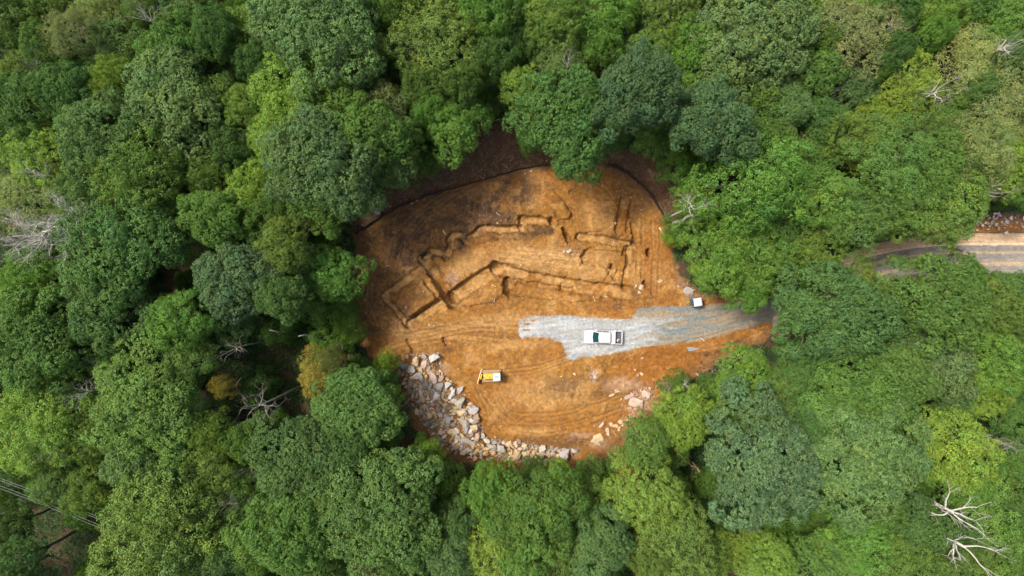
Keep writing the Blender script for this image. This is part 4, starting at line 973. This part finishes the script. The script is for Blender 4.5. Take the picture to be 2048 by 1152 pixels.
CK = {'DB': ('oak', (.084, .158, .068), 'blue-green'), 'DG': ('oak', (.078, .160, .046), 'dark green'), 'MG': ('oak', (.100, .196, .048), 'mid-green'),
      'GR': ('oak', (.112, .198, .070), 'grey-green'), 'OL': ('tufted', (.120, .204, .046), 'olive'), 'BR': ('tufted', (.112, .228, .046), 'bright green'),
      'YG': ('tufted', (.165, .270, .050), 'yellow-green'), 'LM': ('bush', (.190, .320, .050), 'lime green'), 'YE': ('open', (.27, .26, .06), 'yellowing'),
      'TN': ('open', (.160, .200, .080), 'tan and olive'), 'FE': ('open', (.178, .250, .095), 'pale thin-leaved'), 'TE': ('oak', (.070, .155, .066), 'teal-green'),
      'MF': ('open', (.106, .205, .056), 'fine-leaved green'), 'LB': ('bush', (.096, .198, .042), 'soft green')}
CAT = '''
30 40 58 MG;95 22 46 OL;100 100 42 MG;155 78 46 TN;205 28 44 FE t;292 22 34 OL;372 28 46 GR;330 48 24 MG;238 88 54 GR;232 128 46 GR;350 108 68 MG;436 72 46 DG
487 78 52 OL;128 132 42 DG;52 152 46 OL;242 165 42 YG;345 215 92 GR;58 212 62 DG;150 190 60 DG;442 200 46 OL;502 130 34 DG;500 225 48 OL;218 282 80 GR;72 305 66 YG
20 258 42 DG;540 35 42 OL;650 75 108 GR;735 20 46 MG;862 95 90 OL;800 40 42 MG;880 20 48 MG;968 38 50 BR;520 128 40 DG;605 215 86 YG;556 288 54 YG;725 150 32 BR l
772 228 54 TN;722 192 40 MG;850 188 40 OL;868 232 36 BR;908 268 50 BR;745 278 74 MG H;655 335 100 GR H;990 130 42 DG;1010 60 40 MG;985 215 36 LB l;1030 100 34 DG
1040 20 44 BR;1112 58 54 OL;1192 55 54 BR;1250 30 36 BR;1330 30 56 OL;1064 92 38 MG;1120 150 48 GR t;1048 195 46 YG;1192 120 40 BR;1302 112 48 OL;1382 122 54 BR
1268 200 82 DB H;1352 205 42 YG;1128 245 92 DG H;1492 85 112 GR;1408 262 70 DB H;1500 205 58 MG;1592 26 44 YG;1690 88 78 TN;1558 110 50 DG;1718 38 36 BR;1850 28 44 YG;1846 74 36 BR
1932 26 50 MG;1968 66 52 BR;2035 60 48 FE t;1832 86 36 TE;1908 138 74 FE;1992 115 44 MG;1612 158 64 MG;1690 190 42 GR t;1795 190 62 YG t;1560 225 50 GR;1985 212 76 FE;2034 160 40 MG
1872 222 36 BR;1736 262 46 YG;1820 268 54 MF;1604 292 40 FE;1700 290 54 OL;2042 282 42 FE;52 408 62 FE t;182 330 46 GR;182 412 54 GR;282 358 84 OL;385 298 54 GR;240 500 106 DG
440 438 60 MG;512 385 58 YG;490 560 74 DB;395 508 32 FE;70 560 66 BR;228 618 82 DG;372 640 62 BR;70 680 90 MG;474 635 44 DG;12 610 44 MG;90 840 90 YG t;302 802 110 MG;388 722 46 MG
450 770 22 YE;432 862 38 OL;642 745 44 YE;668 722 26 TN;718 812 80 MG;774 722 24 LM l;652 360 82 MG H;582 488 46 OL H;660 466 34 LB l;672 545 54 BR;570 590 46 DG H;905 292 38 LB l;845 328 42 LB l
270 905 62 GR;124 962 42 GR;190 975 48 OL;312 1062 118 OL;428 925 52 OL t;345 955 52 DG;408 1012 44 OL;442 1100 62 DG;18 1055 42 DG;42 1122 46 DG;60 925 46 DG l;602 930 98 DG;702 868 64 DG
762 1035 118 DG;572 1060 80 MG;852 918 42 LM l;898 965 40 LB l;988 1086 70 YG;982 985 56 BR;902 1112 46 GR;520 1094 42 BR;1092 1014 80 MG;1186 962 46 MG l;1288 884 48 OL
1292 995 76 YG;1256 940 28 YE;1200 1080 58 GR t;1134 1122 52 OL;1048 1116 54 BR;1346 1086 82 OL;1372 836 62 YG;1350 770 30 LB l;1486 754 58 BR;1560 790 58 OL;1518 922 112 DB
1490 1092 46 YG;1532 1122 52 YG;1424 965 36 LB l;1432 1030 44 DG l;1562 1010 52 LB l;1510 365 94 BR;1638 400 62 BR;1742 340 82 MF;1856 408 86 OL;1700 438 66 MF;1432 506 70 BR;1522 520 68 BR
1614 500 58 OL;1700 570 46 YG;1408 546 26 LM l;1500 576 44 BR;1600 592 38 BR;1662 628 106 DG;1860 605 92 MG;1974 625 76 OL;1700 785 96 MG;1790 745 66 MG;1858 725 78 GR;1990 725 66 BR
1966 775 52 YG;1890 895 78 YG;1724 915 106 GR;1928 968 56 BR;1922 550 38 BR;2010 604 58 MG;1385 408 42 LM l;1722 1075 76 BR;1650 1030 50 LB l;1832 1045 62 DG;1990 1030 84 BR;2012 925 48 MG
1652 1122 66 MG;1800 1132 62 OL;1925 310 66 FE t;1992 332 60 YG;2042 388 36 BR;1342 332 40 LB l;1392 352 40 BR l;1302 285 40 LB l;1470 262 44 MG;1528 278 46 MG;1640 250 46 DG;1622 318 46 MG
2018 1120 56 BR;1330 900 44 OL l;1232 935 30 LB l;1180 1010 40 MG;1010 1040 50 MG;660 690 40 LB l;700 660 34 LB l;690 600 34 LB l;640 610 40 LB l;600 540 42 MG;540 480 44 DG;560 420 44 MG
950 240 34 BR;935 180 38 MG;1060 290 26 LB l;1215 268 44 MG l;1180 300 34 DG;1300 210 40 MG;1440 180 46 MG;1560 40 40 MG;1640 90 38 MG;1760 120 40 DG;1780 40 44 DG;1930 190 40 MG;620 150 40 MG;560 160 40 DG
700 230 40 MG;800 300 46 MG;470 300 44 DG;420 350 44 OL;330 440 50 MG;120 480 40 MG;140 400 44 OL;160 720 40 DG;230 720 40 DG;200 860 46 OL;500 880 40 MG;560 860 34 LB l;480 960 46 MG;500 1020 50 DG
820 960 44 DG;760 760 34 LB l;782 792 24 LM l;660 1000 60 MG;640 1110 50 MG;860 1100 44 DG;920 1040 40 DG;1065 938 24 LB l;1120 945 26 LM l;985 945 26 LM l;1300 1110 44 OL;1420 1110 44 OL
1580 1080 40 LB l;1740 1000 48 MG;1900 1060 40 DG;1930 1120 44 OL;2040 830 44 MG;2036 700 44 MG;2040 1000 44 MG;1900 800 46 MG;1780 660 54 GR;1790 600 34 MG;1600 692 44 DG;1590 740 50 MG;1620 840 54 DG
1330 830 26 LM l;1290 850 24 LM l;1420 780 34 LB l;1405 720 0 LB l;1500 830 40 BR;1450 850 30 LB l;1550 470 40 MG;1580 430 40 MG;1780 400 60 OL;1830 340 60 MG;1880 330 44 MF
1345 470 24 LM l;1370 450 40 MG l;0 320 40 FE t;0 470 44 FE t;20 510 34 DG;560 340 40 YG;730 380 50 MG;780 340 50 GR
'''
MULT = {'t': 'twigs', 'l': 'low'}
def zone_tree(u, v):
    r_ = 'at top edge' if v < 130 else 'in upper forest' if v < 330 else 'in middle forest' if v < 690 else 'in lower forest' if v < 960 else 'at bottom edge'
    c_ = 'far left' if u < 300 else 'left of clearing' if u < 760 else ('above clearing' if v < 500 else 'below clearing') if u < 1340 else 'right of clearing' if u < 1760 else 'far right'
    return f'{r_}, {c_}'
FORESTG = {'oak': 'broad forest trees round the clearing', 'tufted': 'tufted forest trees round the clearing', 'open': 'thin-crowned forest trees round the clearing', 'bush': 'low trees and bushes round the clearing'}
tree_items = []; TREES = []
DEAD_AT = [(1408, 402, 46), (95, 450, 76), (20, 468, 56), (185, 737, 46), (448, 700, 34), (503, 818, 50), (688, 150, 22), (492, 8, 40), (262, 10, 34), (40, 118, 34), (14, 330, 36), (1138, 122, 22), (1785, 52, 38), (2036, 80, 36), (1898, 172, 44), (1935, 1052, 50), (1968, 1118, 46), (2010, 892, 30), (2005, 378, 36), (442, 1020, 26), (488, 945, 26), (70, 905, 40), (128, 795, 26), (2046, 900, 26), (1680, 180, 22)]
def add_tree(u, v, r, key, flag='', h=None, zone=None, jit=.10, sub=False):
    kind, col, word = CK[key]
    low = 'l' in flag
    if low and kind != 'bush' and r < 60: kind = 'bush'
    if h is None: h = (4.2 + r * .055 + rnd.uniform(-.5, .8)) if low else (10.3 + min(r, 105) * .085 + rnd.uniform(-2.4, 2.6))
    if 'H' in flag: h += 3.0
    if any((u - a) ** 2 + (v - b_) ** 2 < (.75 * c_ + .35 * r) ** 2 for a, b_, c_ in DEAD_AT): h = min(h, 12.0 if u < 200 else 13.5)
    zc = h * (.55 if low else .74)
    p = P(u, v, zc); R = r * (H - zc) / F
    if not low and float(sdist(np.array([float(u)]), np.array([float(v)]), CLEAR)[0]) < -r - 25 and not (u > 1650 and 380 < v < 660): R *= 1.05
    cm, tm = rnd.choice(PROTO[kind])
    sx = R / 5.75
    name = {'oak': 'broadleaf_tree', 'tufted': 'leafy_tree', 'open': 'thin_crowned_tree', 'bush': 'bush' if h < 6.5 else 'small_tree'}[kind]
    if low and name == 'small_tree': name = 'bush'
    z0 = zg(p.x, p.y) - .1
    e = empty(name, (p.x, p.y, z0), rnd.uniform(0, 6.28))
    sz = (h - 0) / 16.0
    # crowns keep round tufts: squeeze in height only as far as the tree asks
    cr = bpy.data.objects.new('crown', cm); C.objects.link(cr); cr.parent = e
    cz = sz if low else max(sz, .8 * sx)
    if not low: cz = min(cz, 1.5 * sx) if sx > .5 else sz
    cr.scale = (sx * rnd.uniform(.94, 1.06), sx * rnd.uniform(.94, 1.06), cz)
    cr.location = (0, 0, h - 16 * cz)
    if low: cr.scale = (sx, sx, max(h / 7.0, .45)); cr.location = (0, 0, h - 16 * cr.scale[2] * .98)
    j = rnd.uniform(1 - jit, 1 + jit); cr.color = (col[0] * 1.22 * j * rnd.uniform(.92, 1.08), col[1] * 1.16 * j, col[2] * 1.04 * j * rnd.uniform(.9, 1.12), 1)
    tr = bpy.data.objects.new('trunk', tm); C.objects.link(tr); tr.parent = e
    ts = .45 if low else 1.0
    tr.scale = (sx if low else max(.7, sx), sx if low else max(.7, sx), (h * .97) / 16.0)
    if 't' in flag:
        tw = bpy.data.objects.new('bare_branches', rnd.choice(TWIGS)); C.objects.link(tw); tw.parent = e; tw.scale = (sx, sx, h / 16.0 * 1.01)
    noun = {'broadleaf_tree': 'tree', 'leafy_tree': 'tree', 'thin_crowned_tree': 'tree', 'small_tree': 'small tree', 'bush': 'bush'}[name]
    size = 'huge' if r >= 88 else 'large' if r >= 62 else 'medium' if r >= 42 else 'small'
    tag(e, cat='bush' if name == 'bush' else 'tree', group=FORESTG[kind])
    if name in ('small_tree', 'bush'): size = ''
    tree_items.append((e, u, (size + ' ' + word).strip(), noun, zone or zone_tree(u, v)))
    TREES.append((p.x, p.y, R, h))
    return e
for ent in CAT.replace('\n', ';').split(';'):
    q = ent.split()
    if len(q) < 4: continue
    u, v, r = float(q[0]), float(q[1]), float(q[2])
    if r <= 0: continue
    add_tree(u, v, r, q[3], q[4] if len(q) > 4 else '')

def forest_ok(U, V, m=10):
    """far enough outside the clearing and the roads (pixels)"""
    a = sdist(U, V, CLEAR) < -m
    t = V - road_c(U); a &= ~((U > 1545) & (t > -70 - m * 1.2) & (t < 34 + m * 1.2))
    return a
# understorey trees fill the gaps between the tall crowns
spots = []; cand = 0
U_ = rng.uniform(-40, 2090, 5200); V_ = rng.uniform(-40, 1190, 5200)
okk = forest_ok(U_, V_, 40)
for u, v in zip(U_[okk], V_[okk]):
    if len(spots) >= 175: break
    x, y = (u - 1024) * K, (576 - v) * K
    if any((x - a) ** 2 + (y - b_) ** 2 < 3.9 ** 2 for a, b_ in spots): continue
    if any((x - a) ** 2 + (y - b_) ** 2 < (R * .62) ** 2 for a, b_, R, h in TREES[:400]): continue
    if u < 215 and v > 985 or (u - 110) ** 2 / 150 ** 2 + (v - 1060) ** 2 / 90 ** 2 < 1: continue
    if 440 < u < 700 and 655 < v < 900 and rnd.random() < .6: continue
    spots.append((x, y))
nsub = len(spots)
for (x, y) in spots:
    h = rnd.uniform(5.0, 9.5); zc = h * .55; f = F / (H - zc); u = 1024 + x * f; v = 576 - y * f
    add_tree(u, v, rnd.uniform(30, 44), rnd.choice(('DG', 'MG', 'LB', 'LB', 'TE', 'BR')), 'l', h=h, sub=True)
# trees just beyond the frame carry the forest on
for k in range(400):
    u = rnd.uniform(-210, 2260); v = rnd.uniform(-190, 1345)
    if -45 < u < 2093 and -45 < v < 1197: continue
    if 380 < v < 640 and u > 1900: continue
    p = P(u, v, 13)
    if any((p.x - a) ** 2 + (p.y - b_) ** 2 < (.74 * (R + 4.2)) ** 2 for a, b_, R, h in TREES): continue
    add_tree(u, v, rnd.uniform(52, 92), rnd.choice(('DG', 'MG', 'GR', 'OL', 'BR', 'MG')), '', zone='beyond the edge of the frame')
rank_labels(tree_items)

# ------------------------------------------------------------------ dead trees and bare stems
def dead_tree(u, v, r, h, label, meshes=DEAD, rz=None, zc=.85, group='bare dead trees in the forest'):
    if h > 13 and meshes is not DEADB: h += 4.5; r *= 1.25
    elif h > 13: h += 2.5; r *= 1.2
    p = P(u, v, h * zc); R = r * (H - h * zc) / F
    e = empty('dead_tree', (p.x, p.y, zg(p.x, p.y) - .1), rz if rz is not None else rnd.uniform(0, 6.28)); tag(e, label, 'dead tree', group)
    me = meshes[rnd.randrange(len(meshes))]
    o = bpy.data.objects.new('branches', me); C.objects.link(o); o.parent = e; o.scale = (R / 6.0, R / 6.0, h / 16.0)
    return e
dead_tree(1408, 402, 46, 19.5, 'bare white dead tree leaning out at the right edge of the dig')
dead_tree(95, 450, 76, 20, 'biggest bare white dead tree, fanning out at the far left edge', DEADX); dead_tree(20, 468, 62, 19, 'bare pale dead tree behind the biggest one at the far left edge', DEADX)
dead_tree(185, 737, 46, 14, 'fan of bare reddish-grey branches between two round crowns, far left', DEADB); dead_tree(448, 700, 34, 17, 'bare grey dead tree with a long dark trunk pointing at the clearing', DEADB)
dead_tree(503, 818, 50, 19, 'large forked grey dead tree with long trunk, lower left of the clearing', DEADB); dead_tree(688, 150, 22, 16, 'small white snag between two broad crowns, upper left of the clearing')
dead_tree(492, 8, 40, 18, 'bare white branches at the top edge, between olive and grey-green crowns'); dead_tree(262, 10, 34, 17, 'bare white branches at the top edge over a pale thin-leaved crown')
dead_tree(40, 118, 34, 17, 'bare grey twigs at the far left, upper forest', DEADB); dead_tree(14, 330, 36, 18, 'bare pale branches at the far left beside the lime crown')
dead_tree(985, 165, 34, 12, 'slender bare grey tree in the dark gap above the clearing', DEADB); dead_tree(1138, 122, 22, 17, 'short white snag rising above the clearing from a grey-green crown')
dead_tree(1785, 52, 38, 15, 'tangle of bare brownish branches near the top edge, far right', DEADB); dead_tree(2036, 80, 36, 17, 'bare white branches by the top right corner')
dead_tree(1898, 172, 44, 17.5, 'bare white limbs showing through the pale crown, upper far right'); dead_tree(1385, 778, 22, 12, 'small white dead crown at the lower right rim of the clearing')
dead_tree(1512, 718, 18, 8, 'low pale dead tangle just below the gravel drive exit', DEADB, zc=.6); dead_tree(1346, 958, 20, 12, 'little grey dead snag beside the yellow-green crown below the clearing', DEADB)
dead_tree(1940, 1045, 54, 17, 'bleached antler-like dead tree near the bottom right corner', ANTLER); dead_tree(1965, 1115, 50, 17, 'bleached dead tree cut by the bottom edge near the right corner', ANTLER)
dead_tree(2010, 892, 30, 15, 'bare pale snag at the far right, lower forest'); dead_tree(2005, 378, 36, 15, 'bare white tree arching over the dark gap above the far road')
dead_tree(442, 1020, 26, 17, 'bare forked snag near the bottom edge, left of the clearing', DEADB); dead_tree(488, 945, 26, 15, 'crooked grey dead limb in the lower forest, left of the clearing', DEADB)
dead_tree(605, 862, 20, 12, 'small dead snag among dark crowns left of the rock pile', DEADB); dead_tree(70, 905, 40, 15, 'fan of bare twigs under the yellow-green crown, lower far left'); dead_tree(128, 795, 26, 17, 'bare forked twigs rising from the yellow-green crown, far left')
dead_tree(2046, 900, 26, 14, 'bare twigs cut by the right edge, lower forest', DEADB); dead_tree(812, 805, 18, 7, 'thin bare twigs over the bush beside the rock pile', DEADB, zc=.6); dead_tree(1680, 180, 22, 15, 'dead twigs in the grey crown, upper forest right of the clearing')
def bare_stem(u0, v0, u1, v1, h, r, label, m=M_DEADBARK, name='snag', stubs=2):
    a = P(u0, v0, 0); a.z = zg(a.x, a.y) - .2; c = P(u1, v1, h); b = MB(); n = 6; R_ = random.Random(int(u0 * 7 + v0))
    pts = [a.lerp(c, k / n) + (Vector((R_.uniform(-.25, .25), R_.uniform(-.25, .25), 0)) if 0 < k < n else Vector()) for k in range(n + 1)]
    b.tube(pts, [r * (1 - .5 * k / n) for k in range(n + 1)], 8)
    for k in range(stubs):
        i = R_.randint(2, n - 1); b.tube([pts[i], pts[i] + Vector((R_.uniform(-1, 1), R_.uniform(-1, 1), R_.uniform(.2, 1))) * 1.1], [r * .4, r * .15], 5)
    tag(link(name, b.mesh(name, True), m), label, 'dead trunk', 'bare trunks seen in gaps of the forest')
bare_stem(758, 427, 730, 400, 8, .42, 'thick grey trunk leaning at the upper left corner of the dig', M_PALEBARK, stubs=0)
bare_stem(1332, 457, 1385, 428, 13, .30, 'slanting white trunk at the right edge of the dig', M_PALEBARK, stubs=1)
bare_stem(668, 670, 598, 672, 9, .12, 'thin pale pole stem left of the clearing, level with the gravel drive', M_PALEBARK, stubs=0); bare_stem(625, 674, 540, 660, 11, .12, 'thin dark pole stem beside the pale one, left of the clearing')
bare_stem(608, 628, 584, 637, 5, .22, 'short broken grey trunk left of the clearing'); bare_stem(606, 626, 552, 592, 10, .10, 'thin curved bare stem left of the clearing')
bare_stem(1428, 800, 1448, 828, 6, .24, 'red-brown broken trunk, lower right of the clearing', M_BROWNWOOD); bare_stem(1446, 822, 1472, 826, 4, .14, 'red-brown side limb beside the broken trunk, lower right', M_BROWNWOOD, stubs=0)
bare_stem(1364, 910, 1399, 944, 8, .22, 'brown bare trunk in the dark gap below the clearing', M_BROWNWOOD); bare_stem(1543, 1060, 1588, 1112, 8, .22, 'longer of two brown trunks near the bottom edge', M_BROWNWOOD, stubs=3)
bare_stem(1566, 1070, 1592, 1106, 6, .18, 'shorter of two brown trunks near the bottom edge', M_BROWNWOOD); bare_stem(1646, 1025, 1661, 1035, 4, .24, 'stubby brown trunk over a soft green bush, lower right', M_BROWNWOOD, stubs=0)
bare_stem(1906, 396, 2000, 378, 14, .26, 'long grey trunk across the dark gap above the far road', M_DEADBARK); bare_stem(905, 186, 948, 200, 6, .1, 'thin grey stem in the gap above the clearing', M_DEADBARK)
bare_stem(1505, 715, 1524, 692, 2, .08, 'bare brown pole tilting by the gravel drive exit', M_BROWNWOOD, stubs=1)

# ------------------------------------------------------------------ low green ground cover between the trees
def ground_cover(n, seed=5):
    r = np.random.default_rng(seed)
    U = r.uniform(-160, 2210, n * 2); V = r.uniform(-130, 1285, n * 2)
    dn = fbm(U / 34, V / 34, 91, 4); dn2 = fbm(U / 9, V / 9, 191, 3)
    ok = forest_ok(U, V, 2) & (r.random(n * 2) < np.clip((dn - .40) * 6, .04, 1) * np.clip((dn2 - .3) * 4, .1, 1))
    wires = ((U - 110) / 150) ** 2 + ((V - 1070) / 110) ** 2 < 1; ok |= wires & (r.random(n * 2) < .5); gap = (np.abs(U - 570) < 150) & (np.abs(V - 760) < 130); ok |= gap & (r.random(n * 2) < .8) & (sdist(U, V, CLEAR) < -4)
    U = U[ok][:n]; V = V[ok][:n]; n = len(U)
    X = (U - 1024) * K; Y = (576 - V) * K; Z = height(U, V); dn = fbm(U / 16, V / 16, 195, 3)
    ht = .15 + 1.5 * np.clip(dn - .35, 0, 1) * r.random(n) * 2
    m = 5; off = r.normal(size=(n, m, 3)) * np.array([.30, .30, .16])
    c = np.stack([X, Y, Z + ht], -1)[:, None] + off; nn = unit(off * .8 + np.array([0, 0, .7]) + r.normal(size=off.shape) * .35)
    t = r.uniform(.6, 1.3, (n, 1)) * r.uniform(.75, 1.25, (n, m)); hue = fbm(U / 20, V / 20, 197, 2)[:, None] - .5 + 0 * t
    col = np.stack([t * (.050 + .08 * np.clip(hue, 0, 1)), t * .112, t * .034], -1)
    co = cards(c.reshape(-1, 3), nn.reshape(-1, 3), .30 * r.uniform(.6, 1.3, n * m), .6, r)
    return mesh_np('undergrowth', co, np.arange(n * m * 4), np.full(n * m, 4), np.repeat(col.reshape(-1, 3), 4, 0))
M_COVER = leaf_mat('cover_leaves', fixed=(1, 1, 1))
tag(link('undergrowth', ground_cover(52000), M_COVER), 'low green undergrowth and ferns covering the forest floor', 'undergrowth', kind='stuff')
# brush and brown twigs along the rim of the bare earth
def litter(n, seed=8):
    r = np.random.default_rng(seed); U = r.uniform(660, 1600, n * 6); V = r.uniform(220, 980, n * 6); s = sdist(U, V, CLEAR)
    up = (V < 460) & (sdist(U, V, [(690, 470), (720, 460), (800, 412), (900, 378), (1000, 350), (1130, 327), (1215, 330), (1290, 376), (1340, 448), (1370, 440), (1350, 300), (1040, 230), (940, 240), (690, 400)]) > 0)
    rim = (s > -14) & (s < 12) & (V > 560) & ~((U > 1500) & (V < 650)); ok = up | rim | (((U - 110) / 150) ** 2 + ((V - 1070) / 100) ** 2 < 1)
    U = U[ok][:n]; V = V[ok][:n]; n = len(U); X = (U - 1024) * K; Y = (576 - V) * K; Z = height(U, V) + .03
    L = .12 + .5 * r.random(n) ** 3; a = r.uniform(0, 6.28, n); d = np.stack([np.cos(a), np.sin(a), r.normal(size=n) * .12], -1) * L[:, None]
    w = np.stack([-np.sin(a), np.cos(a), 0 * a], -1) * (.014 + .016 * r.random((n, 1))); p = np.stack([X, Y, Z], -1); up_ = np.array([0, 0, .03])
    co = np.stack([p - d - w, p + d - w, p + d + w, p - d + w, p + up_], 1).reshape(-1, 3)
    fs = (np.array([(0, 1, 4), (1, 2, 4), (2, 3, 4), (3, 0, 4)])[None] + (np.arange(n) * 5)[:, None, None]).reshape(-1)
    cols = np.array([(.15, .095, .055), (.11, .07, .04), (.21, .155, .10), (.27, .21, .15), (.13, .07, .035)])[r.integers(0, 5, n)]
    return mesh_np('litter', co, fs, np.full(n * 4, 3), np.repeat(cols, 5, 0))
tag(link('litter', litter(5200), M_BITS), 'brown twigs and leaf litter round the rim of the bare earth', 'leaf litter', kind='stuff')

# ------------------------------------------------------------------ power lines over the open corner
def post(u, v, label):
    p = P(u, v, 8.5); z = zg(p.x, p.y); e = empty('utility_pole', (p.x, p.y, z - .3), math.radians(-60)); tag(e, label, 'utility pole', 'utility poles of the power line')
    b = MB(); b.tube([(0, 0, 0), (0, 0, 9.3)], [.16, .10], 10); link('pole', b.mesh('pole', True), M_BROWNWOOD, e)
    b = MB(); b.box(-.06, .06, -.9, .9, 8.55, 8.67); link('crossarm', b.mesh('crossarm'), M_BROWNWOOD, e)
    return Vector((p.x, p.y, z + 8.3))
A = post(-60, 945, 'wooden utility pole standing beyond the left edge'); B = post(330, 1102, 'wooden utility pole hidden under the huge olive crown')
dirn = (B - A).normalized(); nrm_ = Vector((-dirn.y, dirn.x, 0))
for off, lab in ((-.62, 'lowest of the thin power lines over the open corner'), (-.30, 'second lowest thin power line over the open corner'), (.34, 'second highest thin power line over the open corner'), (.62, 'topmost of the thin power lines over the open corner')):
    b = MB(); pts = []
    for k in range(25):
        t = k / 24; p = A.lerp(B, t) + nrm_ * off; p.z += .12 - 4 * .5 * t * (1 - t); pts.append(p)
    b.tube(pts, .013, 5); tag(link('power_line', b.mesh('power_line', True), M_WIRE), lab, 'power line', 'power lines over the open corner')
